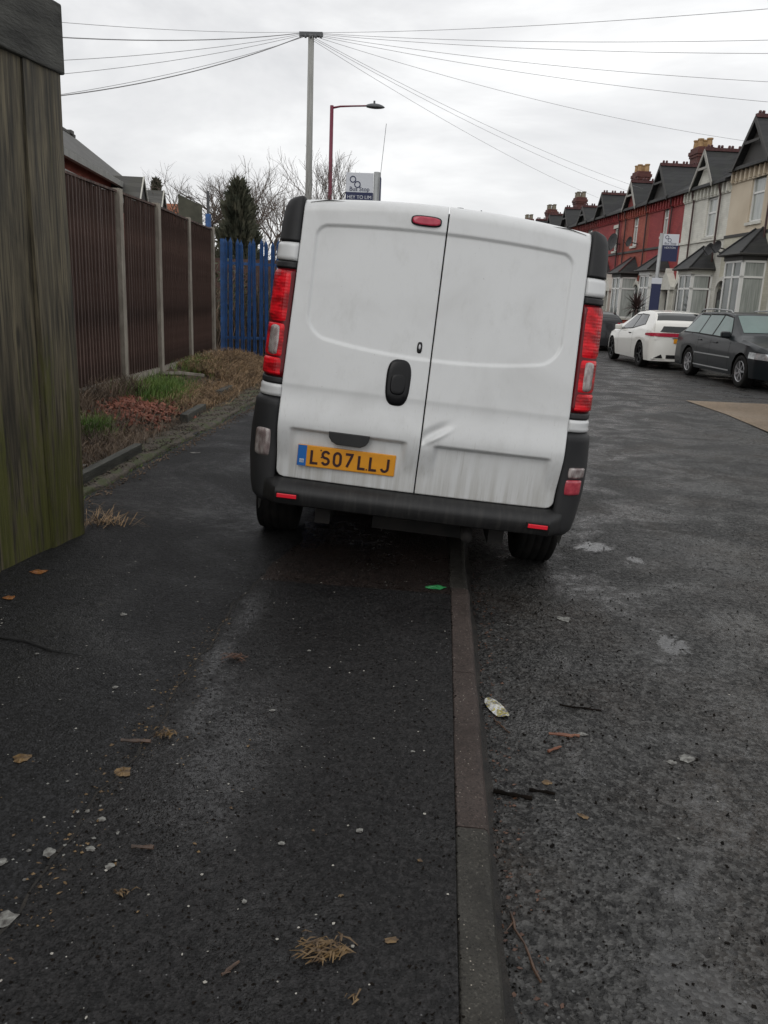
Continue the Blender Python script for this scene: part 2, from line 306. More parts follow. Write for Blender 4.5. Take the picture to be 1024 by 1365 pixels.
# litter
M['leafbrown'] = mat('brown_leaf', (.05, .028, .012), .5, (.17, .105, .04), 40)
M['leafdead'] = mat('dead_leaves', (.05, .028, .016), .7, (.22, .13, .07), 14)
M['leaforange'] = mat('orange_leaf', (.16, .05, .012), .5, (.28, .12, .03), 40)
M['leafred'] = mat('rust_leaf', (.05, .02, .012), .5, (.11, .05, .025), 40)
M['paper'] = mat('wet_paper', (.24, .24, .22), .6, (.06, .055, .05), 45)
M['foil'] = None
g = G('printed_foil'); c = g.ramp(g.noise(38, 3, dist=.6), (.38, (.62, .62, .60)), (.5, (.55, .56, .55)), (.56, (.45, .38, .05)), (.63, (.2, .2, .24)))
M['foil'] = g.set(Base_Color=c, Roughness=.25, Metallic=.2, Normal=g.bump(g.noise(60, 4), .5, .004))
M['flake'] = mat('dark_debris', (.003, .0025, .002), .9, (.010, .007, .005), 20, spec=.1)
M['lump'] = mat('dark_grit_lump', (.004, .0035, .003), .9, (.012, .010, .008), 20, spec=.1)
M['chipw'] = mat('pale_chip', (.25, .24, .21), .6, (.4, .38, .34), 30)
M['greenpl'] = mat('green_plastic', (.02, .18, .06), .4, (.05, .3, .1), 60)
M['stick'] = mat('wet_stick', (.03, .018, .012), .5, (.09, .05, .03), 40)
M['redstick'] = mat('reddish_stick', (.13, .045, .022), .5, (.2, .08, .04), 40)

# ---------------------------------------------------------------- mesh helpers
class MB:
    def __init__(s): s.v = []; s.f = []
    def add(s, vs, fs):
        o = len(s.v); s.v += [tuple(q) for q in vs]; s.f += [tuple(i+o for i in q) for q in fs]; return s
    def box(s, x0, x1, y0, y1, z0, z1, mtx=None):
        vs = [Vector((a, b, c)) for a in (x0, x1) for b in (y0, y1) for c in (z0, z1)]
        if mtx: vs = [mtx @ q for q in vs]
        return s.add(vs, [(0, 1, 3, 2), (4, 6, 7, 5), (0, 4, 5, 1), (2, 3, 7, 6), (0, 2, 6, 4), (1, 5, 7, 3)])
    def bar(s, a, b, w, h=None, up=(0, 0, 1)):
        a = Vector(a); b = Vector(b); h = h or w; dd = (b-a).normalized(); u = Vector(up)
        if abs(dd.dot(u)) > .98: u = Vector((1, 0, 0))
        sx = dd.cross(u).normalized(); sz = sx.cross(dd)
        vs = [p + sx*i*w/2 + sz*j*h/2 for p in (a, b) for i, j in ((-1, -1), (1, -1), (1, 1), (-1, 1))]
        return s.add(vs, [(0, 1, 2, 3), (7, 6, 5, 4), (0, 4, 5, 1), (1, 5, 6, 2), (2, 6, 7, 3), (3, 7, 4, 0)])
    def tube(s, pts, rad, n=8, cap=True):
        pts = [Vector(p) for p in pts]; rr = rad if isinstance(rad, (list, tuple)) else [rad]*len(pts); vs = []; fs = []
        for i, p in enumerate(pts):
            dd = (pts[min(i+1, len(pts)-1)] - pts[max(i-1, 0)]).normalized()
            u = Vector((0, 0, 1)) if abs(dd.z) < .9 else Vector((1, 0, 0))
            a = dd.cross(u).normalized(); b = dd.cross(a)
            vs += [p + (a*cos(2*pi*k/n) + b*sin(2*pi*k/n))*rr[i] for k in range(n)]
        for i in range(len(pts)-1):
            for k in range(n): fs.append((i*n+k, i*n+(k+1) % n, (i+1)*n+(k+1) % n, (i+1)*n+k))
        if cap: fs += [tuple(range(n))[::-1], tuple(range((len(pts)-1)*n, len(pts)*n))]
        return s.add(vs, fs)
    def lathe(s, prof, n=32, axis='x', c=(0, 0, 0)):
        vs = []; fs = []
        for (h, rr) in prof:
            for k in range(n):
                a = 2*pi*k/n
                vs.append((c[0]+h, c[1]+rr*cos(a), c[2]+rr*sin(a)) if axis == 'x' else (c[0]+rr*cos(a), c[1]+rr*sin(a), c[2]+h))
        for i in range(len(prof)-1):
            for k in range(n): fs.append((i*n+k, i*n+(k+1) % n, (i+1)*n+(k+1) % n, (i+1)*n+k))
        return s.add(vs, fs)
    def grid(s, fn, nu, nv):
        vs = [fn(i/nu, j/nv) for j in range(nv+1) for i in range(nu+1)]
        fs = [(j*(nu+1)+i, j*(nu+1)+i+1, (j+1)*(nu+1)+i+1, (j+1)*(nu+1)+i) for j in range(nv) for i in range(nu)]
        return s.add(vs, fs)
    def prism(s, poly, z0, z1):
        n = len(poly); vs = [(p[0], p[1], z0) for p in poly]+[(p[0], p[1], z1) for p in poly]
        return s.add(vs, [tuple(range(n))[::-1], tuple(range(n, 2*n))]+[(i, (i+1) % n, n+(i+1) % n, n+i) for i in range(n)])
    def prismy(s, poly, y0, y1):      # poly in (x,z)
        n = len(poly); vs = [(p[0], y0, p[1]) for p in poly]+[(p[0], y1, p[1]) for p in poly]
        return s.add(vs, [tuple(range(n)), tuple(range(n, 2*n))[::-1]]+[(i, n+i, n+(i+1) % n, (i+1) % n) for i in range(n)])
    def mesh(s, name, m, smooth=False):
        me = bpy.data.meshes.new(name); me.from_pydata(s.v, [], s.f); me.materials.append(m)
        bm = bmesh.new(); bm.from_mesh(me); bmesh.ops.recalc_face_normals(bm, faces=bm.faces); bm.to_mesh(me); bm.free()
        if smooth: me.shade_smooth()
        return me
    def build(s, name, m, parent=None, smooth=False, bevel=0, fixn=True, loc=None):
        if fixn: me = s.mesh(name, m, smooth)
        else:
            me = bpy.data.meshes.new(name); me.from_pydata(s.v, [], s.f); me.materials.append(m)
            if smooth: me.shade_smooth()
        o = bpy.data.objects.new(name, me); COL.objects.link(o)
        if parent: o.parent = parent
        if loc: o.location = loc
        if bevel:
            b = o.modifiers.new('b', 'BEVEL'); b.width = bevel; b.segments = 2; b.limit_method = 'ANGLE'; b.angle_limit = radians(40)
        return o

def tag(o, label=None, cat=None, group=None, kind=None):
    if label: o['label'] = label
    if cat: o['category'] = cat
    if group: o['group'] = group
    if kind: o['kind'] = kind
    return o
def thing(name, label, cat, loc=(0, 0, 0), rz=0, group=None):
    o = bpy.data.objects.new(name, None); COL.objects.link(o); o.location = loc; o.rotation_euler = (0, 0, rz); o.empty_display_size = .1
    return tag(o, label, cat, group)
def child(name, me, parent, loc=(0, 0, 0), rot=(0, 0, 0), scale=None, label=None):
    o = bpy.data.objects.new(name, me); COL.objects.link(o); o.parent = parent; o.location = loc; o.rotation_euler = rot
    if scale: o.scale = scale
    if label: o['label'] = label
    return o
def clamp(t): return max(0., min(1., t))
def ss(a, b, t):
    t = clamp((t-a)/(b-a)); return t*t*(3-2*t)
def lerp(a, b, t): return a+(b-a)*t
def interp(tab, x):
    if x <= tab[0][0]: return tab[0][1]
    for (a, va), (b, vb) in zip(tab, tab[1:]):
        if x <= b: return va+(vb-va)*(x-a)/(b-a)
    return tab[-1][1]
def text(body, size, m, parent, loc, rot, name='lettering', sx=1.):
    cu = bpy.data.curves.new(name, 'FONT'); cu.body = body; cu.size = size; cu.align_x = 'CENTER'; cu.align_y = 'CENTER'; cu.extrude = .001; cu.materials.append(m)
    t_ = bpy.data.objects.new('tmp', cu); COL.objects.link(t_); bpy.context.view_layer.update(); me = bpy.data.meshes.new_from_object(t_.evaluated_get(bpy.context.evaluated_depsgraph_get())); bpy.data.objects.remove(t_)
    o = bpy.data.objects.new(name, me); COL.objects.link(o); o.parent = parent; o.location = loc; o.rotation_euler = rot; o.scale = (sx, 1, 1); return o

# ================================================================ SETTING
def bend(y): return 0 if y < 9 else -.12*(y-9) if y > 12 else -.12*(y-9)**2/6*1.0 if y < 12 else 0
def bendx(y):
    if y < 9: return 0.
    if y < 15: return -.12*(y-9)**2/12
    return -.12*(y-12)
def zroad(x): return -.03+.035*ss(.2, 1.6, x)
def zpave(x, y=0):
    t = clamp((.12-x)/2.7); return .085+.045*t
def zbed(x, y):
    return .128+.35*ss(2.6, 4.2, -x)+.012*sin(x*7+y*3)*ss(2.6, 3, -x)
# ground to the horizon
MB().add([(-1500, -300, -.12), (1500, -300, -.12), (1500, 2500, -.12), (-1500, 2500, -.12)], [(0, 1, 2, 3)]).build('ground', M['farground'], fixn=False)
bpy.data.objects['ground']['kind'] = 'structure'
FD = Vector((-.1191454, .9928768, 0)); FN = Vector((.9928768, .1191454, 0)); FO = Vector((10.366, 33.70, 0))
def fac(s, off, z=0): return FO+FD*s+FN*off+Vector((0, 0, z))
def farx(y): return (10.6-14.308)*1.0  # unused
# road: from near kerb to far kerb
ys = [-3+i*.6 for i in range(60)]+[33+i*4 for i in range(40)]
def kx(y): return .222+bendx(y)
def fx(y):                      # far kerb x at this y
    return (10.6-.1191454*y)/.9928768 if y > -60 else 11
m = MB(); nx = 24
vs = []
for y in ys:
    for i in range(nx+1):
        t = (i/nx)**1.6; x = lerp(kx(y)-.05, fx(y), t); vs.append((x, y, zroad(x-kx(y)+.222)+.01*sin(y*.7+x)*ss(1.5, 3, x-kx(y))))
m.add(vs, [(j*(nx+1)+i, j*(nx+1)+i+1, (j+1)*(nx+1)+i+1, (j+1)*(nx+1)+i) for j in range(len(ys)-1) for i in range(nx)])
tag(m.build('road', M['road'], smooth=True, fixn=False), kind='structure')
# near pavement
m = MB(); vs = []; nx = 14
for y in ys:
    for i in range(nx+1):
        x = lerp(-2.58, .121, i/nx); vs.append((x+bendx(y), y, zpave(x)))
m.add(vs, [(j*(nx+1)+i, j*(nx+1)+i+1, (j+1)*(nx+1)+i+1, (j+1)*(nx+1)+i) for j in range(len(ys)-1) for i in range(nx)])
tag(m.build('pavement', M['pave'], smooth=True, fixn=False), kind='structure')
# relaid strip with a worn irregular edge, older brown surface ahead of it
def jag(y, a=.02): return a*(sin(y*3.1)+.6*sin(y*7.7+1)+.35*sin(y*19+2)+.2*sin(y*43))
def sheet(name, xl, xr, y0, y1, dz, mt, n=90, nx=8):
    vs = []
    for j in range(n+1):
        y = lerp(y0, y1, j/n); a = xl(y); b = xr(y)
        for i in range(nx+1):
            x = lerp(a, b, i/nx); vs.append((x, y, zpave(x)+dz))
    mm = MB().add(vs, [(j*(nx+1)+i, j*(nx+1)+i+1, (j+1)*(nx+1)+i+1, (j+1)*(nx+1)+i) for j in range(n) for i in range(nx)])
    return tag(mm.build(name, mt, smooth=True, fixn=False), kind='structure')
sheet('relaid_strip', lambda y: -.95+jag(y)+.03*ss(2.6, 3.6, y)-.06*ss(3.2, 4.1, y)*0, lambda y: .119, -2, 4.16, .009, M['strip'], 160)
sheet('pavement_seam', lambda y: -.953+jag(y)+.03*ss(2.6, 3.6, y)-.004*abs(sin(y*31)), lambda y: -.949+jag(y)+.03*ss(2.6, 3.6, y)+.007*abs(sin(y*23)*sin(y*7.3)), -2, 4.16, .0105, M['seam'], 400, 2)
sheet('old_brown_surface', lambda y: -.93+jag(y)+.10*ss(4.2, 5, y), lambda y: .119, 4.165, 8.9, .004, M['old'], 90)
# crack in the left pavement
tag(MB().tube([(-1.9, 3.20, .1235), (-1.7, 3.17, .1205), (-1.55, 3.10, .118), (-1.42, 3.08, .116)], [.004, .005, .004, .001], 5).build('pavement_crack', M['gap']), kind='structure')
# kerb stones
kerb = bpy.data.objects.new('kerb', None); COL.objects.link(kerb); tag(kerb, kind='structure')
yk = [-2.1, -1.05, 0.08, 1.13, 2.165, 4.285]
yk = [-2.05, -1.0, .1, 1.13, 2.165, 3.23, 4.285]+[4.285+.95*i for i in range(1, 40)]
for i in range(len(yk)-1):
    a, b = yk[i]+.003, yk[i+1]-.003
    if yk[i] < 2: mt = M['kerb']; dx = 0
    elif yk[i] < 4.2: mt = M['kerb_pink']; dx = 0.0
    else: mt = M['kerb_pink'] if i % 3 else M['kerb']; dx = -.013
    xa = .12+dx; xb = .222+dx*.6
    mm = MB(); n = 6
    prof = [(xa, -.2), (xa, .083), (xa+.006, .089), (xb-.02, .088), (xb-.007, .082), (xb+.002, .06), (xb+.004, -.2)]
    for k in range(n+1):
        y = lerp(a, b, k/n); wob = .0015*sin(y*9)
        mm.v += [(px+bendx(y)+wob, y, pz) for px, pz in prof]
    q = len(prof)
    mm.f += [(k*q+j, k*q+j+1, (k+1)*q+j+1, (k+1)*q+j) for k in range(n) for j in range(q-1)]+[tuple(range(q)), tuple(range(n*q, n*q+q))[::-1]]
    mm.build('kerbstone', mt, kerb, bevel=.002)
m = MB(); n = 120; vs = []
for i in range(n+1):
    y = lerp(-1, 9, i/n); w_ = .030+.006*sin(y*5.3)+.004*sin(y*13)
    for k in range(3): x = .2255+w_*k/2; vs.append((x, y, zroad(x)+.012*(1-k/2)**2+.003))
m.add(vs, [(i*3+k, i*3+k+1, i*3+k+4, i*3+k+3) for i in range(n) for k in range(2)])
tag(m.build('gutter_silt', M['silt'], smooth=True, fixn=False), kind='structure')
# far pavement and kerb
m = MB(); m.add([fac(-45, 10.6-14.308-.0, .09), fac(-45, 13.0-14.308, .11), fac(150, 13.0-14.308, .11), fac(150, 10.6-14.308, .09)], [(0, 1, 2, 3)])
tag(m.build('far_pavement', M['pave'], fixn=False), kind='structure')
m = MB(); m.bar(fac(-45, 10.56-14.308, .03), fac(150, 10.56-14.308, .03), .12, .14); tag(m.build('far_kerb', M['kerb']), kind='structure')
m = MB(); m.add([fac(-45, -1.3, .12), fac(-45, 12, .12), fac(150, 12, .12), fac(150, -1.3, .12)], [(0, 1, 2, 3)])
tag(m.build('front_gardens', M['soil'], fixn=False), kind='structure')
# tan repaired patch
m = MB(); P = [(4.47, 15.45), (5.93, 15.5), (8.6, 15.5), (8.6, 10.2), (4.55, 10.4), (4.57, 11.73), (4.60, 13.6)]
m.add([(a, b, zroad(3)+.018) for a, b in P], [tuple(range(len(P)))]); tag(m.build('tan_road_patch', M['tan']), kind='structure')
# planted bed ground
m = MB(); nx, ny = 26, 90
m.grid(lambda u, v: (lerp(-2.58, -5.2, u)+bendx(lerp(3.2, 26, v))*.6, lerp(3.2, 26, v), zbed(lerp(-2.58, -5.2, u), lerp(3.2, 26, v))+random.uniform(-.015, .02)*(1 if u > .05 else 0)), nx, ny)
tag(m.build('garden_bed', M['soil'], smooth=True), kind='structure')
# garden ground behind fence
tag(MB().add([(-60, -5, .3), (-5.15, -5, .3), (-5.15, 26, .46), (-5.15, 90, .4), (-60, 90, .4)], [(0, 1, 2, 3, 4)]).build('back_gardens', M['farground']), kind='structure')
# edging strip: lumpy mossy concrete
m = MB()
def edg(u, v):
    y = lerp(4.9, 13.5, v); prof = [(-2.50, .10), (-2.515, .15), (-2.56, .172), (-2.66, .178), (-2.78, .18), (-2.86, .165)]
    k = u*5; i = min(int(k), 4); t = k-i; x = lerp(prof[i][0], prof[i+1][0], t); z = lerp(prof[i][1], prof[i+1][1], t)
    w = .02*sin(y*2.3)+.012*sin(y*6.1+2)+.006*sin(y*17)
    gap = ss(8.35, 8.5, y)*(1-ss(8.62, 8.8, y))
    return (x+w-(.06*gap if u < .5 else 0)+bendx(y), y, z+.006*sin(y*13+u*9)-(.04*gap))
m.grid(edg, 15, 260); tag(m.build('mossy_edging_strip', M['moss'], smooth=True), kind='structure')

# ================================================================ VAN
V = [-0.1474, 4.297, 0.0534, 0.0358, 0.0766, -0.0019]
van = thing('panel_van', 'white panel van seen from behind, tilted with its left wheels up on the pavement', 'van')
van.matrix_world = Matrix.Translation(V[:3]) @ Matrix.Rotation(V[3], 4, 'Z') @ Matrix.Rotation(V[4], 4, 'Y') @ Matrix.Rotation(V[5], 4, 'X') @ Matrix.Scale(1.046, 4)
def rake(z): return .128*max(0, z-1.0)/.857
def ztop(x): return 1.930-.045*(abs(x)/.71)**2
def xedge(z): return interp([(.5, .712), (.8, .722), (1.0, .722), (1.26, .716), (1.5, .71), (1.86, .705)], z)
def panelmask(x, z):      # 1 inside the pressed panel
    ax = abs(x); zt = 1.797-.022*(ax/.57)**2; zbm = 1.193+.052*(ax/.6)**2.2
    hx = .632; cz = (zt+zbm)/2; hz = (zt-zbm)/2
    rr = .055 if z > cz else .10
    qx = max(ax-(hx-rr), 0); qz = max(abs(z-cz)-(hz-rr), 0)
    sd_ = sqrt(qx*qx+qz*qz)-rr if (qx > 0 or qz > 0) else max(ax-hx, abs(z-cz)-hz)
    return sd_
def disp(x, z):
    sdv = panelmask(x, z); dd = -.011*(1-ss(-.008, .006, sdv))
    bul = .034*(1-ss(.80, .985, z))
    if z < .79: 
        a, b = (.072, .655)
        pm = ss(a-.012, a+.022, abs(x))*(1-ss(b-.03, b+.012, abs(x)))
        o = 1-ss(.0, .19, .79-z); pk = 1-ss(0, .016, .788-z)
        bul *= lerp(o, pk, pm)
    dd += bul
    # dent on the right door
    cx, cz = .068, .835; ux, uz = .835, .55
    a = (x-cx)*ux+(z-cz)*uz; b = -(x-cx)*uz+(z-cz)*ux
    if x > 0:
        dd -= .020*math.exp(-(a/.07)**2)*math.exp(-((b-.018)/.022)**2)
        dd += .009*math.exp(-(a/.075)**2)*math.exp(-((b+.014)/.010)**2)
        dd -= .010*math.exp(-((x-.01)/.03)**2-((z-.80)/.03)**2)
    return dd
def doory(x, z, zt=None):
    zt = zt or ztop(x); y = rake(z)+.03*(x/.72)**2
    rr = .06; q = clamp((rr-(zt-z))/rr)
    return y+rr*.9*(1-sqrt(max(0, 1-q*q)))-disp(x, z)
def make_door(sgn):
    nu, nv = 112, 216; vs = []; zb0 = .524
    for j in range(nv+1):
        v = j/nv
        for i in range(nu+1):
            u = i/nu
            zt0 = ztop(.35)
            z = zb0+v*(zt0-zb0); xo = xedge(z)
            if z-zb0 < .04: q = .04-(z-zb0); xo -= .04-sqrt(max(0, .04**2-q*q))
            x = sgn*lerp(.0035, xo, u); zt = ztop(x); z = zb0+v*(zt-zb0)+.004*(0)
            vs.append((x, doory(x, z, zt), z))
    W_ = nu+1
    fs = [(j*W_+i, j*W_+i+1, (j+1)*W_+i+1, (j+1)*W_+i) for j in range(nv) for i in range(nu)]
    ring = [i for i in range(W_)]+[j*W_+nu for j in range(1, nv+1)]+[nv*W_+i for i in range(nu-1, -1, -1)]+[j*W_ for j in range(nv-1, 0, -1)]
    o = len(vs); vs += [(vs[k][0], vs[k][1]+.028, vs[k][2]-.0) for k in ring]
    for a in range(len(ring)): b = (a+1) % len(ring); fs.append((ring[a], ring[b], o+b, o+a))
    mb = MB(); mb.v = vs; mb.f = fs
    return mb.build('rear_door', M['van'], van, smooth=True)
dl = make_door(-1); dl['label'] = 'left rear door with number plate and black handle'
dr = make_door(1); dr['label'] = 'right rear door with a dent by the seam'
# body shell
def vw(y): return interp([(.2, .845), (.5, .885), (1.0, .925), (1.6, .945), (3.7, .945), (4.2, .91), (4.5, .82), (4.72, .66), (4.78, .5)], y)
def vh(y): return interp([(.2, 1.895), (.6, 1.92), (1.4, 1.935), (2.8, 1.93), (3.15, 1.88), (3.45, 1.68), (3.9, 1.30), (4.1, 1.16), (4.5, 1.02), (4.72, .85), (4.78, .62)], y)
AX, RT = .93, .335
def vb(y):
    b = .27
    for yc in (AX, AX+3.1):
        if abs(y-yc) < .42: b = max(b, .31+sqrt(.42**2-(y-yc)**2))
    return b
def vprof(y):
    w = vw(y); H = vh(y); b = vb(y); base = [(.96, .30), (.99, .5), (1.0, .9), (.985, 1.1), (.955, 1.4), (.915, 1.65), (.87, 1.79), (.80, 1.875), (.70, 1.925), (.4, 1.955), (0, 1.965)]
    pts = []
    for i, (k, z) in enumerate(base):
        t = (z-.30)/(1.965-.30); zz = b+(H-b)*t if H < 1.7 else (z if z > b else b+.001*i); zz = min(zz, H)
        pts.append((w*k, max(zz, b)))
    return pts
yst = [.17+i*.06 for i in range(77)]+[4.78]
m = MB(); rows = []
for y in yst:
    p = vprof(max(y, .2)); row = [(-a, y, z) for a, z in p]+[(a, y, z) for a, z in p[::-1][1:]]; rows.append(row)
q = len(rows[0]); m.v = [v for rw in rows for v in rw]
m.f = [(j*q+i, j*q+i+1, (j+1)*q+i+1, (j+1)*q+i) for j in range(len(rows)-1) for i in range(q-1)]+[tuple(range((len(rows)-1)*q, len(rows)*q))]
m.build('body', M['van'], van, smooth=True)
# dark frame behind doors
m = MB(); m.grid(lambda u, v: (lerp(-.72, .72, u), rake(lerp(.42, 1.82, v))+.055+.03*(lerp(-.75, .75, u)/.72)**2, lerp(.42, 1.82, v)), 12, 24)
m.build('door_frame', M['gap'], van)
# floor & chassis, plus low boxes added to deepen the shade beneath
m = MB(); m.box(-.72, .72, .1, 4.4, .36, .50); m.box(-.5, -.42, .1, 4, .28, .36); m.box(.42, .5, .1, 4, .28, .36); m.box(-.7, .7, AX-.05, AX+.05, .28, .37); m.box(-.2, .35, .35, .8, .22, .36); m.box(-.66, -.2, 1.5, 2.6, .20, .36); m.box(.2, .66, 1.6, 2.8, .2, .36); m.box(-.6, .6, 3.6, 4.4, .2, .36)
m.build('underbody', M['under'], van)
m = MB(); m.tube([(.3, .02, .32), (.32, .5, .32), (.3, 2, .33)], .03, 10); m.build('exhaust', M['under'], van, smooth=True)
# corner columns
def xo(z): return interp([(.38, .832), (.46, .852), (.62, .868), (.75, .868), (.92, .853), (.95, .84), (1.03, .842), (1.28, .838), (1.53, .832), (1.65, .826), (1.79, .817), (1.85, .808), (1.877, .795), (1.89, .776), (1.897, .745)], z)
def colpt(sg, a, z, off=0., rd=.14):
    X = .724-.012*ss(1.0, 1.86, z)+.0; w = xo(z)-X+off; aa = a*pi/2
    return (sg*(X+w*sin(aa)**.9), rake(z)+.03+(rd)*(1-cos(aa)) - off*cos(aa), z)
def column(name, sg, z0, z1, mt, off=0., nz=10, back=.20, r=0., a0=0.):
    na = 12; vs = []
    for j in range(nz+1):
        z = lerp(z0, z1, j/nz); q = min(j, nz-j)/nz*(z1-z0); o2 = off-(max(0, r-q))*.7 if r else off
        rw = [(sg*(.722-.014*ss(1, 1.86, z)), rake(z)+.10, z)]+[colpt(sg, lerp(a0, 1, i/na), z, o2) for i in range(na+1)]+[(sg*(xo(z)+o2+.002), rake(z)+.03+back, z)]
        vs += rw
    q = na+3; mb = MB(); mb.v = vs; mb.f = [(j*q+i, j*q+i+1, (j+1)*q+i+1, (j+1)*q+i) for j in range(nz) for i in range(q-1)]+[tuple(range(q)), tuple(range(nz*q, nz*q+q))[::-1]]
    return mb.build(name, mt, van, smooth=True, bevel=0)
def patch(name, sg, a0, a1, z0, z1, mt, off, parent, k=.35, n=10):
    def fn(u, v):
        U, Vv = 2*u-1, 2*v-1
        U2, V2 = U*sqrt(1-Vv*Vv/2), Vv*sqrt(1-U*U/2); U, Vv = lerp(U, U2, k), lerp(Vv, V2, k)
        edge = 1-max(abs(2*u-1), abs(2*v-1))**8
        return colpt(sg, lerp(a0, a1, (U+1)/2), lerp(z0, z1, (Vv+1)/2), off*edge)
    mb = MB().grid(fn, n, n*2); return mb.build(name, mt, parent, smooth=True)
for sg in (-1, 1):
    column('pillar_trim', sg, 1.683, 1.896, M['blackpl'], .006, 26)
    column('hinge_cover', sg, 1.588, 1.676, M['van'], .008, 12, r=.012)
    column('lamp_surround', sg, .925, 1.684, M['gap'], -.004, 12)
    column('pillar_block', sg, 1.553, 1.582, M['blackpl'], .003, 4)
    lamp = column('tail_lamp', sg, 1.024, 1.548, M['lens_edge'], .002, 20, r=.008)
    patch('red_lens', sg, .05, .80, 1.29, 1.540, M['lens'], .010, lamp, .12)
    patch('red_lens', sg, .05, .80, 1.032, 1.118, M['lens'], .010, lamp, .15)
    patch('red_lens', sg, .05, .80, 1.122, 1.286, M['lens'], .008, lamp, .08); patch('clear_lens', sg, .16, .52, 1.125, 1.28, M['clear'], .014, lamp, .35)
    column('pillar_block', sg, .993, 1.020, M['blackpl'], .003, 4)
    column('hinge_cover', sg, .927, .988, M['van'], .008, 12, r=.012)
    bc = column('bumper_corner', sg, .385, .922, M['blackpl'], .012, 24, back=.35, r=.02)
    if sg < 0: patch('fog_lamp', sg, .08, .52, .612, .770, M['clear'], .022, bc, .35)['label'] = 'clear reversing lamp'
    else:
        patch('fog_lamp', sg, .10, .60, .690, .752, M['clear'], .024, bc, .3)['label'] = 'clear upper half'
        patch('fog_lamp', sg, .08, .56, .600, .690, M['fogred'], .023, bc, .3)['label'] = 'red lower half'
# bumper step
prof = [(.06, .522), (-.01, .519), (-.05, .508), (-.078, .488), (-.088, .475), (-.090, .455), (-.084, .425), (-.074, .404), (-.055, .395), (.06, .39)]
m = MB(); n = 40; vs = []
for i in range(n+1):
    x = lerp(-.775, .775, i/n); k = ss(.70, .775, abs(x)); w = .004*sin(x*30)*0
    for (a, b) in prof: vs.append((x, lerp(a, max(a, -.02+.03), k)+.02*(x/.77)**2, b-(b-.45)*.15*k))
q = len(prof); m.v = vs; m.f = [(i*q+j, i*q+j+1, (i+1)*q+j+1, (i+1)*q+j) for i in range(n) for j in range(q-1)]+[tuple(range(q)), tuple(range(n*q, n*q+q))[::-1]]
bump_ = m.build('bumper', M['bumper'], van, smooth=True)
md = bump_.modifiers.new('e', 'EDGE_SPLIT'); md.split_angle = radians(35)
for sg in (-1, 1):
    m = MB(); m.box(sg*.635-.05, sg*.635+.05, -.094, -.05, .44, .461); m.build('reflector', M['reflector'], bump_, bevel=.003)
    m = MB(); m.box(sg*.635-.058, sg*.635+.058, -.0885, -.05, .435, .467); m.build('reflector_surround', M['gap'], bump_, bevel=.003)
# wheels
def wheel(parent, x, y, R, w, sg, rim='alloy', spokes=6, zc=None, rimr=.62, mt_rim=None):
    zc = R if zc is None else zc
    o = bpy.data.objects.new('wheel', None); COL.objects.link(o); o.parent = parent; o.location = (x, y, zc)
    h = w/2
    p = [(-h*.6, R*.62), (-h*.95, R*.66), (-h, R*.8), (-h*.98, R*.93), (-h*.9, R*.975), (-h*.66, R), (-h*.62, R*.97), (-h*.56, R), (-h*.24, R), (-h*.2, R*.965), (-h*.14, R), (h*.14, R), (h*.2, R*.965), (h*.24, R), (h*.56, R), (h*.62, R*.97), (h*.66, R), (h*.9, R*.975), (h*.98, R*.93), (h, R*.8), (h*.95, R*.66), (h*.6, R*.62)]
    MB().lathe(p, 40).build('tyre', M['rubber'], o, smooth=True)
    mr_ = mt_rim or M['chrome']; k = sg*h
    mb = MB(); rr = R*.66
    mb.lathe([(k*.9, rr*1.0), (k*.97, rr*.97), (k*.9, rr*.91), (k*.3, rr*.86), (k*.25, .0)], 36)
    if spokes:
        mb.lathe([(k*.55, .0), (k*.86, .01), (k*.88, rr*.16), (k*.8, rr*.22), (k*.4, rr*.24)], 20)
        for i in range(spokes):
            a = 2*pi*i/spokes; c_, s_ = cos(a), sin(a)
            mb.bar((k*.80, rr*.15*c_, rr*.15*s_), (k*.88, rr*.95*c_, rr*.95*s_), rr*.16, k*.12 if k > 0 else -k*.12, up=(1, 0, 0))
    rim_ = mb.build('rim', mr_, o)
    if spokes:
        MB().lathe([(k*.32, rr*.85), (k*.34, .01)], 24).build('brake_disc', M['gap'], o)
    return o
for sg in (-1, 1):
    for yy in (AX, AX+3.1): wheel(van, sg*.79, yy, RT, .235, sg, spokes=0, zc=RT-.012, mt_rim=M['metal'])
# door furniture
def superell(cx, cz, w, h, n, depth, yb, name, mt, parent, e=2.6, taper=0., rings=((1, 0), (.96, .6), (.85, .95), (.6, 1.05), (0.001, 1.1))):
    mb = MB(); vs = []; rows_ = 0
    for (k, dp) in rings:
        for i in range(n):
            a = 2*pi*i/n; c_, s_ = cos(a), sin(a)
            X = abs(c_)**(2/e)*(1 if c_ > 0 else -1)*w/2*k; Z = abs(s_)**(2/e)*(1 if s_ > 0 else -1)*h/2*k
            X *= 1+taper*Z/(h/2)
            vs.append((cx+X, yb(cx+X, cz+Z)-dp*depth, cz+Z))
    nr = len(rings); mb.v = vs; mb.f = [(r_*n+i, r_*n+(i+1) % n, (r_+1)*n+(i+1) % n, (r_+1)*n+i) for r_ in range(nr-1) for i in range(n)]
    return mb.build(name, mt, parent, smooth=True)
dy = lambda x, z: doory(x, z)+.001
h = superell(-.148, 1.068, .122, .228, 48, .012, dy, 'door_handle', M['blackgl'], van, e=3, taper=.04)
superell(-.148, 1.06, .075, .10, 32, .004, lambda x, z: dy(x, z)-.0125, 'handle_grip', M['blackgl'], h, e=3)
lk = superell(-.063, 1.248, .026, .056, 28, .006, dy, 'door_lock', M['blackgl'], van, e=3)
superell(-.063, 1.252, .012, .026, 20, .002, lambda x, z: dy(x, z)-.0065, 'keyhole', M['chrome'], lk, e=2)
bl = superell(-.105, 1.845, .150, .052, 48, .014, dy, 'brake_light', M['blackgl'], van, e=3.4)
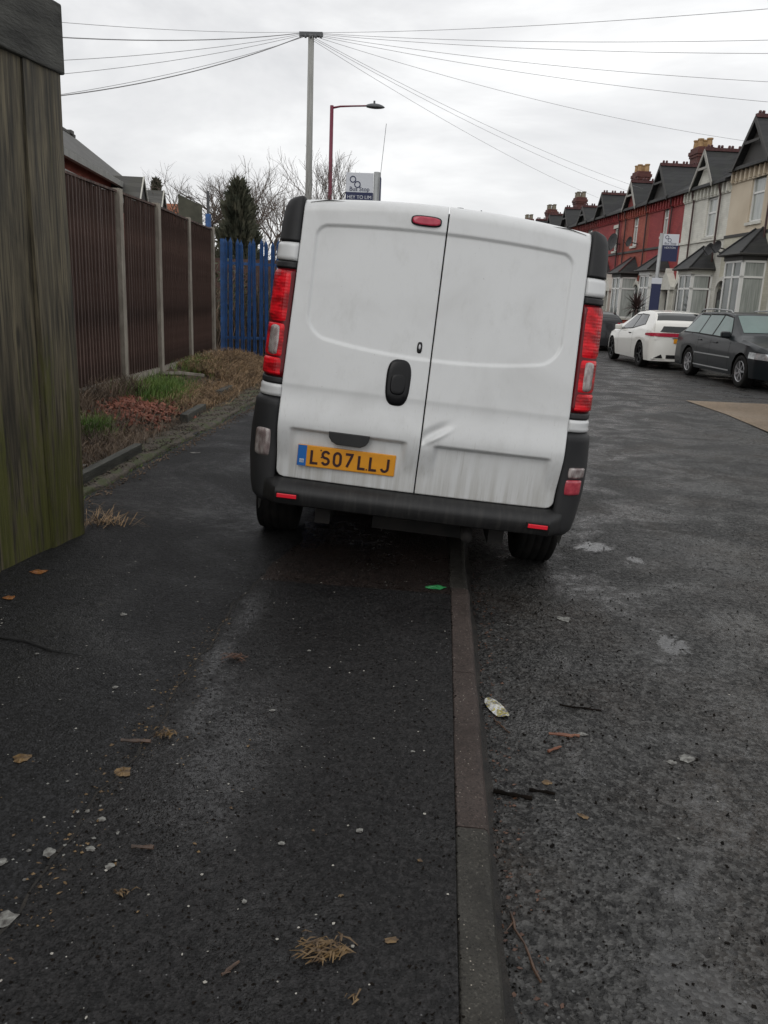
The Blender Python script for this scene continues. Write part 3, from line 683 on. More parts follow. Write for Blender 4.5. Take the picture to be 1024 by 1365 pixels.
superell(-.105, 1.845, .136, .040, 48, .006, lambda x, z: dy(x, z)-.0125, 'red_lens', M['brake'], bl, e=3.2)
# release pull under the ledge
m = MB(); pts = [(-.104, 0), (-.100, -.028), (-.085, -.05), (-.06, -.062), (.06, -.064), (.085, -.052), (.100, -.03), (.104, 0)]
m.prismy([(-.357+a, .792+b) for a, b in pts], -.034, .01); m.build('release_pull', M['blackpl'], van, bevel=.004)
# number plate
PX, PZ, PW, PH, PY = -.361, .652, .498, .109, -.004
pl = MB().box(PX-PW/2, PX+PW/2, PY-.004, PY+.01, PZ-PH/2, PZ+PH/2).build('number_plate', M['yellow'], van, bevel=.004)
MB().box(PX-PW/2+.002, PX-PW/2+.047, PY-.0055, PY, PZ-PH/2+.002, PZ+PH/2-.002).build('blue_band', M['pblue'], pl)
MB().box(PX-PW/2+.014, PX-PW/2+.036, PY-.0062, PY, PZ-.036, PZ-.018).build('country_mark', M['pwhite'], pl)
text('GB', .016, M['pblue'], pl, (PX-PW/2+.025, PY-.0068, PZ-.027), (pi/2, 0, 0))
def arc(cx, cz, rx, rz, a0, a1, n=8): return [(cx+rx*cos(radians(lerp(a0, a1, i/n))), cz+rz*sin(radians(lerp(a0, a1, i/n)))) for i in range(n+1)]
cw, ch, sw = .045-.012, .077-.012, .0125
GL = {'L': [(0, ch), (0, 0), (cw, 0)],
      'S': arc(cw*.5, ch*.74, cw*.5, ch*.26, 20, 180, 8)+arc(cw*.5, ch*.74, cw*.5, ch*.24, 200, 262, 3)+arc(cw*.5, ch*.26, cw*.5, ch*.24, 80, -10, 5)+arc(cw*.5, ch*.26, cw*.5, ch*.26, -20, -160, 8),
      '0': arc(cw*.5, ch*.70, cw*.5, ch*.30, 0, 180, 8)+arc(cw*.5, ch*.30, cw*.5, ch*.30, 180, 360, 8)+[(cw, ch*.72)],
      '7': [(0, ch), (cw, ch), (cw*.92, ch*.82), (cw*.3, 0)],
      'J': [(cw, ch), (cw, ch*.3)]+arc(cw*.5, ch*.28, cw*.5, ch*.28, 0, -165, 9)}
def ribbon(pts, w, x0, z0, y):
    mb = MB(); n = len(pts); Lp, Rp = [], []
    for i in range(n):
        p = Vector(pts[i]); a = (p-Vector(pts[i-1])).normalized() if i else None; b = (Vector(pts[i+1])-p).normalized() if i < n-1 else None
        a = a or b; b = b or a; na_ = Vector((-a.y, a.x)); nb = Vector((-b.y, b.x)); mm = (na_+nb)
        mm = mm.normalized() if mm.length > .1 else na_; k = min(2., 1/max(.3, mm.dot(na_)))
        ext = (-a*w/2 if i == 0 and False else Vector((0, 0)))
        Lp.append(p+mm*w/2*k); Rp.append(p-mm*w/2*k)
    vs = [(x0+q[0], y, z0+q[1]) for pr in zip(Lp, Rp) for q in pr]
    vs += [(a, y+.003, c) for a, _, c in vs]; N2 = 2*n
    fs = [(2*i, 2*i+1, 2*i+3, 2*i+2) for i in range(n-1)]+[(2*i, 2*i+2, N2+2*i+2, N2+2*i) for i in range(n-1)]+[(2*i+1, N2+2*i+1, N2+2*i+3, 2*i+3) for i in range(n-1)]
    return mb.add(vs, fs)
for chh, px in (('L', 195), ('S', 278), ('0', 367), ('7', 452), ('L', 556), ('L', 642), ('J', 728)):
    x0 = PX-PW/2+(px-95)/745*PW+sw/2
    o = ribbon(GL[chh], sw, x0, PZ-ch/2-.001, PY-.0062).build('plate_letter', M['pblack'], pl)
for sx_, sz_ in ((-.125, .0), (.107, -.035), (-.13, .036)): MB().tube([(PX+sx_, PY-.004, PZ+sz_), (PX+sx_, PY-.0072, PZ+sz_)], .004, 10).build('plate_screw', M['pblack'], pl)
# side details at the right: handle nubs, mirror on the cab, seams
MB().box(.862, .905, 1.22, 1.40, 1.12, 1.145).build('door_handle', M['blackpl'], van, bevel=.008)
MB().box(.862, .905, 1.50, 1.60, 1.04, 1.06).build('side_hinge', M['blackpl'], van, bevel=.006)
for sg in (-1, 1):
    MB().box(sg*.945, sg*1.10 if sg > 0 else -.945, 3.35, 3.47, 1.15, 1.42).build('mirror', M['blackpl'], van, bevel=.03) if sg > 0 else MB().box(-1.10, -.945, 3.35, 3.47, 1.15, 1.42).build('mirror', M['blackpl'], van, bevel=.03)
    # cab side window
    m = MB(); m.grid(lambda u, v: (sg*(interp([(0, .945), (1, .945)], 0)*lerp(.975, .915, v)+.012), lerp(2.75, lerp(3.75, 3.35, v), u), lerp(1.18, 1.72, v)), 6, 6); m.build('side_window', M['glass'], van, smooth=True)
    MB().box(sg*.944-.004, sg*.944+.004, .6, 4.0, .62, .70).build('rub_strip', M['blackpl'], van)
m = MB(); m.grid(lambda u, v: (lerp(-.72, .72, u)*lerp(1.1, 1, v), lerp(3.98, 3.28, v)+.012, interp([(3.15, 1.88), (3.45, 1.68), (3.9, 1.30), (4.1, 1.16)], lerp(3.98, 3.28, v))+.012-.03*(2*u-1)**2), 8, 6); m.build('windscreen', M['glass'], van, smooth=True)

# ================================================================ PARKED CARS
def make_car(name, label, cat, loc, rz, sp, scale=1.):
    root = thing(name, label, cat, loc, rz); root.scale = (scale,)*3
    LN = sp['L']; Wt, Bt, Tt, Rt = sp['w'], sp['belt'], sp['top'], sp['roofw']; base = sp.get('base', .22)
    Rw = sp['R']; ax = sp['ax']
    def zb_(y):
        b = base
        for yc in ax:
            if abs(y-yc) < Rw+.05: b = max(b, Rw+sqrt(max(0, (Rw+.05)**2-(y-yc)**2)))
        return b
    def prof_(y):
        w, be, zt, wr = interp(Wt, y), interp(Bt, y), interp(Tt, y), interp(Rt, y); b = zb_(y); be = min(be, zt-.02)
        b = min(b, be-.05)
        P = []
        for fz in (0, .12, .3, .5, .7, .86, .95): 
            z = b+(be-b)*fz; P.append((w*(1-.10*clamp((.42-z)/.42)**2-.03*ss(be-.25, be, z)), z))
        P.append((w*.955, be))
        k = clamp((zt-be)/.3)
        P += [(lerp(w*.95, wr, .5), lerp(be, zt-.05*k, .5)), (lerp(w*.95, wr, .9), lerp(be, zt-.05*k, .92)), (wr, zt-.045*k), (wr*.93, zt-.018*k), (wr*.6, zt-.004), (0, zt)]
        return P
    ystn = [i*.04 for i in range(int(LN/.04)+1)]+[LN]
    mb = MB(); rows_ = []
    for y in ystn:
        P = prof_(y); rows_.append([(-a, y, z) for a, z in P]+[(a, y, z) for a, z in P[::-1][1:]])
    q = len(rows_[0]); mb.v = [v for rw in rows_ for v in rw]
    mb.f = [(j*q+i, j*q+i+1, (j+1)*q+i+1, (j+1)*q+i) for j in range(len(rows_)-1) for i in range(q-1)]+[tuple(range(q)), tuple(range((len(rows_)-1)*q, len(rows_)*q))]
    body = mb.build('body', sp['paint'], root, smooth=True); md = body.modifiers.new('e', 'EDGE_SPLIT'); md.split_angle = radians(38)
    def sidex(y, z):
        P = prof_(y); P = sorted([(zz, xx) for xx, zz in P[:-2]]); return interp(P, z)
    def topz(y, x):
        P = prof_(y); P = sorted([(xx, zz) for xx, zz in P[7:]]); return interp(P, abs(x))
    W_ = max(v for _, v in Wt)
    MB().box(-W_*.78, W_*.78, .15, LN-.15, base-.02, .62).build('underbody', M['under'], root)
    for sg in (-1, 1):
        for yc in ax: wheel(root, sg*(W_-.115), yc, Rw, .21, sg, spokes=sp.get('spokes', 6), mt_rim=sp.get('rim'))
        for c4 in sp['side_windows']:
            (a, b, c_, dd) = c4
            def fn(u, v):
                y = lerp(lerp(a[0], b[0], u), lerp(dd[0], c_[0], u), v); z = lerp(lerp(a[1], b[1], u), lerp(dd[1], c_[1], u), v)
                return (sg*(sidex(y, z)+.006), y, z)
            MB().grid(fn, 8, 6).build('side_window', sp['glass'], root, smooth=True)
            MB().grid(lambda u, v: (lambda q: (q[0]-sg*.0035, q[1], q[2]))(fn(lerp(-.045, 1.045, u), lerp(-.07, 1.07, v))), 8, 6).build('window_seal', M['gap'], root, smooth=True)
            rim_ = [fn(i/8, 0) for i in range(9)]+[fn(1, i/6) for i in range(1, 7)]+[fn(1-i/8, 1) for i in range(1, 9)]+[fn(0, 1-i/6) for i in range(1, 6)]
        if 'mirror' in sp:
            my, mz = sp['mirror']; sx = sidex(my, mz)
            mo = MB().box(min(sg*sx, sg*(sx+.19)), max(sg*sx, sg*(sx+.19)), my-.06, my+.06, mz-.03, mz+.10).build('wing_mirror', sp['paint'], root, bevel=.03)
        for (hy, hz) in sp.get('handles', []):
            MB().box(sg*(sidex(hy, hz))-.02, sg*(sidex(hy, hz))+.02, hy-.09, hy+.09, hz-.014, hz+.014).build('door_handle', sp.get('handle_mat', M['blackpl']), root, bevel=.006)
        for (sy0, sy1, sz, mt) in sp.get('strips', []):
            mb = MB(); mb.grid(lambda u, v: (sg*(sidex(lerp(sy0, sy1, u), sz)+.010), lerp(sy0, sy1, u), sz+lerp(-.013, .013, v)), 20, 1); mb.build('side_moulding', mt, root)
        for (yy, z0, z1) in sp.get('seams', []):
            mb = MB(); mb.grid(lambda u, v: (sg*(sidex(yy, lerp(z0, z1, v))+.002), yy+lerp(-.004, .004, u), lerp(z0, z1, v)), 1, 10); mb.build('door_seam', M['gap'], root)
    for (nm, y0, y1, wf, mt) in sp['screens']:
        MB().grid(lambda u, v: ((lambda x, y: (x, y, topz(y, x)+.007))(lerp(-1, 1, u)*interp(Rt, lerp(y0, y1, v))*wf, lerp(y0, y1, v))), 10, 8).build(nm, mt, root, smooth=True)
    return root, sidex, topz
# dark grey estate, faces the camera
est = dict(L=4.71, paint=M['grey_car'], glass=M['glass_g'], R=.32, ax=(.98, 3.74),
    w=[(0, .80), (.08, .86), (.5, .895), (3.9, .895), (4.3, .85), (4.6, .70), (4.71, .52)],
    belt=[(0, .70), (.12, .93), (1, .97), (3.2, .92), (4, .84), (4.5, .72), (4.71, .55)],
    top=[(0, .72), (.06, .98), (.16, 1.10), (.55, 1.42), (.8, 1.455), (2.0, 1.47), (2.55, 1.44), (3.3, 1.02), (3.5, .96), (4.3, .82), (4.6, .70), (4.71, .55)],
    roofw=[(0, .7), (.2, .62), (.55, .60), (2.5, .60), (3.25, .74), (3.6, .82), (4.3, .76), (4.6, .6), (4.71, .45)],
    spokes=7, mirror=(2.95, .97), handles=[(1.55, .84), (2.42, .82)], handle_mat=M['grey_car'], strips=[(1.35, 3.25, .56, M['metal']), (1.35, 3.25, .30, M['metal'])],
    seams=[(1.45, .3, .93), (2.15, .3, .93), (3.15, .3, .9)],
    side_windows=[((.45, .99), (1.35, .99), (1.35, 1.37), (.80, 1.37)), ((1.40, .985), (2.10, .97), (2.10, 1.385), (1.40, 1.38)), ((2.16, .97), (3.0, .945), (2.60, 1.34), (2.16, 1.385))],
    screens=[('windscreen', 2.62, 3.22, .90, M['glass_g']), ('rear_screen', .2, .52, .85, M['glass'])])
er, esx, etz = make_car('parked_estate_car', 'dark grey estate car with silver roof rails parked facing the camera, at the right edge', 'car', (7.09, 22.95, 0.02), radians(185.2), est, 1.09)
for sg in (-1, 1):
    mb = MB(); mb.tube([(sg*.60, .75, 1.44), (sg*.60, .85, 1.495), (sg*.61, 1.5, 1.515), (sg*.60, 2.35, 1.49), (sg*.60, 2.45, 1.44)], .016, 8); mb.tube([(sg*.60, 1.5, 1.45), (sg*.605, 1.5, 1.51)], .016, 8); mb.build('roof_rail', M['metal'], er, smooth=True)
    mb = MB(); mb.grid(lambda u, v: ((lambda y, z: (sg*(esx(y, z)+.008), y, z))(lerp(4.05, 4.63, u), lerp(.60, .72, v)-.02*u)), 14, 6); mb.build('headlight', M['headl'], er, smooth=True)
mb = MB(); mb.grid(lambda u, v: (lerp(-.48, .48, u), 4.715, lerp(.38, .52, v)), 2, 2); mb.build('grille', M['gap'], er)
mb = MB(); mb.box(-.26, .26, 4.71, 4.722, .36, .47); mb.build('number_plate', M['pwhite'], er)
# white hatchback, back towards us
hat = dict(L=4.25, paint=M['white_car'], glass=M['glass'], R=.325, ax=(.80, 3.44),
    w=[(0, .70), (.04, .79), (.12, .855), (.4, .885), (3.6, .885), (3.95, .83), (4.15, .68), (4.25, .5)],
    belt=[(0, .72), (.1, .98), (.9, 1.00), (2.8, .90), (3.6, .82), (4.1, .70), (4.25, .5)],
    top=[(0, .74), (.03, .93), (.05, 1.05), (.08, 1.14), (.14, 1.20), (.34, 1.34), (.6, 1.43), (1.3, 1.47), (2.1, 1.43), (3.1, 1.02), (3.3, .96), (3.9, .80), (4.15, .66), (4.25, .5)],
    roofw=[(0, .76), (.14, .74), (.4, .64), (.7, .60), (2.1, .57), (3.0, .74), (3.4, .8), (4, .7), (4.25, .4)],
    spokes=5, rim=M['blackgl'], mirror=(2.72, .93), handles=[(1.75, .84)], strips=[], seams=[(1.5, .3, .95), (2.8, .3, .88)], base=.2,
    side_windows=[((.80, 1.10), (1.62, .985), (1.62, 1.34), (.98, 1.33)), ((1.68, .98), (2.72, .93), (2.12, 1.31), (1.68, 1.33))],
    screens=[('windscreen', 2.16, 3.0, .9, M['glass']), ('rear_screen', .17, .52, .95, M['glass'])])
hr, hsx, htz = make_car('parked_hatchback', 'white hatchback with black wheels and red rear light band, parked behind the estate car', 'car', (6.57, 23.55, 0.02), radians(4.6), hat, 1.07)
def rear_patch(root, sxf, nm, x0, x1, z0, z1, mt, y=-.006, zs=0.):
    mb = MB(); mb.box(x0, x1, y, y+.03, z0, z1); return mb.build(nm, mt, root, bevel=.004)
def bandpt(u, v):
    k = abs(2*u-1); sg = 1 if u > .5 else -1; z = lerp(.815, .905, v)-.0
    if k < .72: return (sg*k/.72*.69, -.008, z)
    y = (k-.72)/.28*.40; return (sg*(interp(hat['w'], y)+.006), y-.006, z+.02*(k-.72)/.28*(1 if v < .5 else -1))
MB().grid(bandpt, 60, 3).build('rear_light_band', M['carred'], hr, smooth=True)
mb = MB(); mb.grid(lambda u, v: (lerp(-.72, .72, u)*(1-.06*v), .018+.06*abs(2*u-1)**6+.045*v-.014, lerp(.935, 1.075, v)), 20, 3); mb.build('lower_rear_glass', M['glass'], hr, smooth=True)
rear_patch(hr, None, 'number_plate', -.26, .26, .655, .765, M['yellow'], -.02)
rear_patch(hr, None, 'plate_trim', -.30, .30, .775, .80, M['chrome'], -.02)
rear_patch(hr, None, 'diffuser', -.42, .42, .27, .36, M['gap'], -.012)
for sg in (-1, 1):
    mb = MB(); mb.prismy([(sg*.50, .27), (sg*.74, .27), (sg*.55, .37)], -.010, .02); mb.build('bumper_vent', M['gap'], hr)
    mb = MB(); mb.prismy([(sg*.44, .25), (sg*.80, .25), (sg*.80, .262), (sg*.44, .262)], -.02, .02); mb.build('bumper_lip', M['white_car'], hr)
# black car ahead of it
dk = dict(hat); dk['paint'] = M['dark_car']; dk['rim'] = M['metal']
dkr, _, _ = make_car('parked_dark_car', 'black car mostly hidden by the van, parked ahead of the white hatchback', 'car', (5.95, 32.2, 0.005), radians(5.5), dk)
for sg in (-1, 1):
    mb = MB(); mb.grid(lambda u, v: (sg*lerp(.55, .87, u), -.004+.10*u**4, lerp(.86, 1.06, v)), 8, 4); mb.build('tail_light', M['carred'], dkr, smooth=True)
    MB().box(sg*.72-.07, sg*.72+.07, -.012, .03, .98, 1.05).build('reversing_light', M['pwhite'], dkr, bevel=.01)

# ================================================================ TERRACE
FROT = atan2(-FD.y, -FD.x)      # local +x = -FD (towards the camera), +y = into the house
def hframe(s): return FO+FD*s
def framebars(mb, p0, p1, z0, z1, mull=(), trans=None, t=.07, dpt=.07):
    p0 = Vector((p0[0], p0[1], 0)); p1 = Vector((p1[0], p1[1], 0)); zz = Vector((0, 0, 1)); dd = (p1-p0); nn = Vector((dd.y, -dd.x, 0)).normalized()
    def bb(a, b, w): mb.bar(a, b, dpt, w, up=zz if abs((b-a).normalized().z) < .5 else dd.normalized())
    bb(p0+zz*(z0+t/2), p1+zz*(z0+t/2), t); bb(p0+zz*(z1-t/2), p1+zz*(z1-t/2), t)
    for k in (0, 1)+tuple(mull): 
        q = p0+dd*k; off = dd.normalized()*t/2*(1 if k == 0 else -1 if k == 1 else 0)
        mb.bar(q+off+zz*z0, q+off+zz*z1, t, dpt, up=dd.normalized().cross(zz))
    if trans: bb(p0+zz*trans, p1+zz*trans, t*.9)
def window(root, p0, p1, z0, z1, mull=(), trans=None, t=.07, pane='pane', sill=True):
    mb = MB(); framebars(mb, p0, p1, z0, z1, mull, trans, t); w = mb.build('window', M['upvc'], root)
    a, b = Vector((*p0, 0)), Vector((*p1, 0)); nn = Vector((-(b-a).y, (b-a).x, 0)).normalized()
    c0, c1 = a+nn*.0, b+nn*.0
    MB().add([(c0.x, c0.y, z0), (c1.x, c1.y, z0), (c1.x, c1.y, z1), (c0.x, c0.y, z1)], [(0, 1, 2, 3)]).build('pane', M[pane], w)
    return w
def crest(mb, p0, p1, step=.45):
    p0 = Vector(p0); p1 = Vector(p1); mb.bar(p0, p1, .14, .12); n = int((p1-p0).length/step)
    for i in range(n):
        for k in (.3, .6):
            q = p0+(p1-p0)*((i+k)/n)+Vector((0, 0, .10)); mb.tube([q-Vector((0, .03, 0)), q+Vector((0, .03, 0))], .07, 8)
def house(spec):
    s0, s1 = spec['s']; sc = (s0+s1)/2; hw = (s1-s0)/2
    o = thing('terraced_house', spec['label'], 'house', hframe(sc), FROT, 'terraced houses across the road')
    EZ = spec.get('eave', 6.4); wm = M[spec['wall']]; X = lambda s: -(s-sc)
    D_ = 6.2; RY, RZ = 3.0, EZ+1.75; rfl = spec.get('low', wm)
    # wall with real upper window opening: build from blocks
    wl, wr_ = spec['win']; z0, z1 = spec.get('winz', (4.55, 6.0))
    a, b = X(wr_), X(wl)      # a<b
    mb = MB()
    mb.box(-hw, hw, 0, .25, .1, z0); mb.box(-hw, a, 0, .25, z0, EZ); mb.box(b, hw, 0, .25, z0, EZ); mb.box(a, b, 0, .25, z1, EZ)
    mb.box(-hw, -hw+.2, .25, D_, .1, EZ); mb.box(hw-.2, hw, .25, D_, .1, EZ); mb.box(-hw, hw, D_-.2, D_, .1, EZ)
    mb.prismy([(0, 0)]*0 or [(-hw, EZ), (-hw+.01, EZ), (-hw+.01, EZ+.01)], 0, .01)
    mb.build('wall', wm, o)
    if spec.get('lowwall'): MB().box(-hw, hw, -.03, -.002, .1, 4.3).build('lower_wall', M[spec['lowwall']], o)
    mb = MB(); mb.box(a-.08, b+.08, -.06, .08, z0-.10, z0); mb.build('sill', M['stone'], o)
    MB().box(a-.12, b+.12, -.035, .1, z1, z1+.17).build('lintel', M[spec.get('trim', 'stone')], o)
    window(o, (a, .10), (b, .10), z0, z1, (.5,) if (b-a) > 1.1 else (), lerp(z0, z1, .62), pane='panel_curtain')
    # string course, eaves, fascia
    MB().box(-hw, hw, -.06, -.001, 4.28, 4.38).build('string_course', M[spec.get('strm', 'darkbarge')], o)
    MB().box(-hw, hw, -.28, -.0, EZ-.06, EZ+.04).build('gutter', M['darkbarge'], o)
    mb = MB(); k = int(2*hw/.32)
    for i in range(k): xx = -hw+(i+.5)*2*hw/k; mb.box(xx-.05, xx+.05, -.14, -.001, EZ-.42, EZ-.06)
    mb.box(-hw, hw, -.05, -.001, EZ-.46, EZ-.38)
    mb.build('eaves_brackets', M[spec.get('brk', spec['wall'])], o)
    # main roof
    mb = MB(); sl_ = (RZ-EZ)/(RY+.3)
    mb.add([(-hw, -.30, EZ), (hw, -.30, EZ), (hw, RY, RZ), (-hw, RY, RZ), (-hw, D_+.3, EZ), (hw, D_+.3, EZ),
            (-hw, -.30, EZ-.08), (hw, -.30, EZ-.08), (hw, RY, RZ-.1), (-hw, RY, RZ-.1), (-hw, D_+.3, EZ-.08), (hw, D_+.3, EZ-.08)],
           [(0, 1, 2, 3), (3, 2, 5, 4), (6, 9, 8, 7), (9, 10, 11, 8), (0, 6, 7, 1), (4, 5, 11, 10), (0, 3, 9, 6), (3, 4, 10, 9), (1, 7, 8, 2), (2, 8, 11, 5)])
    roof = mb.build('roof', M['slate'], o)
    MB().prismy([(0, 0)]*0 or [(-hw, EZ), (hw, EZ), (hw, EZ+.01)], 0, .01)
    mb = MB(); crest(mb, (-hw, RY, RZ+.04), (hw, RY, RZ+.04)); mb.build('ridge_tiles', M['ridge'], roof)
    # gable ends under roof
    mb = MB()
    for xx in (-hw+.02, hw-.12): mb.add([(xx, 0, EZ-.1), (xx, D_, EZ-.1), (xx, RY, RZ-.12), (xx+.1, 0, EZ-.1), (xx+.1, D_, EZ-.1), (xx+.1, RY, RZ-.12)], [(0, 1, 2), (3, 5, 4), (0, 2, 5, 3), (1, 4, 5, 2), (0, 3, 4, 1)])
    mb.build('party_wall', M['chim'], o)
    # cross gable
    gs, gh, gz = spec['gable']; gx = X(gs); gy = -.32
    back = min(RY, -.3+(gz-EZ)/sl_)
    mb = MB(); mb.add([(gx-gh-.12, gy, EZ-.02), (gx, gy, gz), (gx+gh+.12, gy, EZ-.02), (gx, back, gz), (gx-gh-.12, -.1, EZ+.0), (gx+gh+.12, -.1, EZ+.0),
                       (gx-gh-.12, gy, EZ-.10), (gx, gy, gz-.1), (gx+gh+.12, gy, EZ-.10), (gx, back, gz-.1)],
                      [(0, 1, 3, 4), (1, 2, 5, 3), (0, 6, 7, 1), (1, 7, 8, 2), (6, 4, 9, 7), (7, 9, 5, 8)])
    mb.build('gable_roof', M['slate'], roof)
    mb = MB(); mb.prismy([(gx-gh, EZ-.08), (gx+gh, EZ-.08), (gx, gz-.16)], -.12, .1); mb.build('gable_wall', M[spec.get('gwall', 'darkbarge')], o)
    mb = MB()
    for sg in (-1, 1): mb.bar((gx+sg*(gh+.14), gy-.01, EZ-.08), (gx, gy-.01, gz-.02), .05, .15, up=(0, 1, 0)) if False else mb.add([(gx+sg*(gh+.16), gy-.03, EZ-.14), (gx+sg*(gh+.16), gy-.03, EZ+.03), (gx, gy-.03, gz+.03), (gx, gy-.03, gz-.17), (gx+sg*(gh+.16), gy+.01, EZ-.14), (gx+sg*(gh+.16), gy+.01, EZ+.03), (gx, gy+.01, gz+.03), (gx, gy+.01, gz-.17)], [(0, 1, 2, 3), (7, 6, 5, 4), (0, 4, 5, 1), (3, 2, 6, 7), (1, 5, 6, 2), (0, 3, 7, 4)])
    mb.bar((gx-gh*.45, gy, lerp(EZ, gz, .48)), (gx+gh*.45, gy, lerp(EZ, gz, .48)), .05, .09)
    mb.build('bargeboard', M[spec.get('barge', 'barge')], o)
    mb = MB(); crest(mb, (gx, gy, gz+.03), (gx, back, gz+.03), .4); mb.build('ridge_tiles', M['ridge'], roof)
    # bay
    if spec.get('bay') is not None:
        bs = X(spec['bay']); fh, bh, dp = spec.get('bayw', (.62, .80, .72)); bt = spec.get('bayt', 3.08); bb_ = spec.get('bayb', 1.05)
        P = [(bs-bh, -.0), (bs-fh, -dp), (bs+fh, -dp), (bs+bh, -.0)]
        bay = MB().prism([(x_, y_) for x_, y_ in P], .1, bb_).build('bay_base', M[spec.get('baym', spec['wall'])], o)
        Pi = [(bs-bh+.06, -.001), (bs-fh+.05, -dp+.06), (bs+fh-.05, -dp+.06), (bs+bh-.06, -.001)]
        MB().prism([(bs-bh-.04, -.001), (bs-fh-.05, -dp-.06), (bs+fh+.05, -dp-.06), (bs+bh+.04, -.001)], bb_, bb_+.08).build('sill', M['stone'], o)
        for i, (q0, q1) in enumerate(zip(P, P[1:])):
            window(o, q0, q1, bb_+.08, bt, (.5,) if i == 1 else (), bt-.55, .075, pane='pane' if i == 1 else 'panel_curtain')
        MB().prism([(bs-bh-.05, -.001), (bs-fh-.06, -dp-.07), (bs+fh+.06, -dp-.07), (bs+bh+.05, -.001)], bt, bt+.22).build('bay_fascia', M[spec.get('bayf', 'upvc')], o)
        e0 = bt+.22; az = spec.get('baz', 4.05)
        mb = MB(); A = [(bs-bh-.22, -.0), (bs-fh-.18, -dp-.22), (bs+fh+.18, -dp-.22), (bs+bh+.22, -.0)]
        mb.add([(x_, y_, e0) for x_, y_ in A]+[(bs-.25, -.02, az), (bs+.25, -.02, az)]+[(x_, y_, e0-.07) for x_, y_ in A],
               [(0, 1, 4), (1, 2, 5, 4), (2, 3, 5), (0, 6, 7, 1), (1, 7, 8, 2), (2, 8, 9, 3), (6, 9, 8, 7), (0, 4, 5, 3)])
        br_ = mb.build('bay_roof', M['slate'], o)
        mb = MB(); mb.tube([(bs-fh-.18, -dp-.22, e0+.02), (bs-.25, -.04, az+.02)], .035, 6); mb.tube([(bs+fh+.18, -dp-.22, e0+.02), (bs+.25, -.04, az+.02)], .035, 6)
        mb.build('hip_tiles', M['ridge' if spec.get('hip') else 'slate'], br_)
        mb = MB(); mb.tube([(bs-bh-.22, -.06, e0-.03), (bs-fh-.2, -dp-.24, e0-.03), (bs+fh+.2, -dp-.24, e0-.03), (bs+bh+.22, -.06, e0-.03)], .045, 6); mb.build('gutter', M['darkbarge'], br_)
    # door and porch
    if spec.get('door') is not None:
        dx = X(spec['door']); dz = 2.35
        mb = MB(); mb.box(dx-.42, dx+.42, -.05, -.001, .15, dz); dr_ = mb.build('door', M['door'], o)
        MB().box(dx-.30, dx+.30, -.057, -.05, 1.2, 2.05).build('pane', M['pane'], dr_)
        mb = MB()
        if spec.get('porch'):
            for sg in (-1, 1): mb.box(dx+sg*.50-.09, dx+sg*.50+.09, -.30, -.002, .15, dz+.1)
            mb.prismy([(dx-.72, dz+.1), (dx+.72, dz+.1), (dx+.72, dz+.22), (dx+.1, dz+.80), (dx+.05, dz+1.0), (dx-.05, dz+1.0), (dx-.1, dz+.80), (dx-.72, dz+.22)], -.32, -.002)
        else:
            pts = [(dx-.56, .15), (dx-.56, dz)]+[(dx-.56*cos(a), dz+.55*sin(a)) for a in [i*pi/8 for i in range(1, 8)]]+[(dx+.56, dz), (dx+.56, .15), (dx+.42, .15), (dx+.42, dz)]+[(dx+.42*cos(a), dz+.40*sin(a)) for a in [i*pi/8 for i in range(1, 8)]]+[(dx-.42, dz), (dx-.42, .15)]
            n_ = len(pts); half = n_//2
            for i in range(half-1): 
                q4 = [pts[i], pts[i+1], pts[n_-2-i], pts[n_-1-i]]; mb.prismy(q4, -.14, -.002)
            MB().prismy([(dx-.42*cos(a), dz+.40*sin(a)) for a in [i*pi/8 for i in range(9)]], -.03, -.002).build('fanlight', M['pane'], o)
        mb.build('door_surround', M[spec.get('trimd', 'stone')], o)
    for ps in spec.get('pipes', []):
        mb = MB(); px = X(ps); mb.tube([(px, -.20, EZ-.05), (px, -.18, EZ-.22), (px, -.09, EZ-.5), (px, -.09, .2)], .038, 8); mb.build('downpipe', M['pipe'], o)
    if spec.get('chim') is not None:
        cx = X(spec['chim']); ct = spec.get('chimz', 9.0); cy = 2.0; 
        mb = MB(); mb.box(cx-.46, cx+.46, cy-.34, cy+.34, EZ, ct-.42); mb.box(cx-.50, cx+.50, cy-.38, cy+.38, ct-.42, ct-.30); mb.box(cx-.54, cx+.54, cy-.42, cy+.42, ct-.30, ct-.14); mb.box(cx-.48, cx+.48, cy-.36, cy+.36, ct-.14, ct)
        chm = mb.build('chimney', M['chim'], roof)
        # pots are sub-parts' siblings: kept at the roof level
        for k_ in range(spec.get('pots', 4)):
            mb = MB(); xx = cx-.36+.24*k_*4/ max(4, spec.get('pots', 4)); yy = cy+(.16 if k_ % 2 else -.16)
            mb.lathe([(ct, .001), (ct, .13), (ct+.3, .11), (ct+.32, .14), (ct+.38, .14), (ct+.38, .09), (ct+.1, .08)], 10, 'z', (xx, yy, 0)); mb.build('chimney_pot', M[spec.get('potm', 'pot')], roof, smooth=False)
    for (ds, dz, rr_) in spec.get('dish', []):
        dx_ = X(ds); mb = MB(); c_ = Vector((dx_, -.45, dz)); ax_ = Vector((.25, -.95, .2)).normalized(); u_ = ax_.cross(Vector((0, 0, 1))).normalized(); v_ = ax_.cross(u_)
        vs = [c_-ax_*.08]
        for ring in (.5, 1):
            for i in range(16): vs.append(c_+(u_*cos(i*pi/8)+v_*sin(i*pi/8))*rr_*ring-ax_*(.08-.08*ring**2))
        fs = [(0, 1+i, 1+(i+1) % 16) for i in range(16)]+[(1+i, 17+i, 17+(i+1) % 16, 1+(i+1) % 16) for i in range(16)]
        mb.add(vs, fs); mb.bar(c_-ax_*.08, (dx_, 0, dz-.1), .04); mb.bar(c_+v_*rr_*.9, c_+ax_*.35, .02)
        mb.build('satellite_dish', M['blackpl'], o)
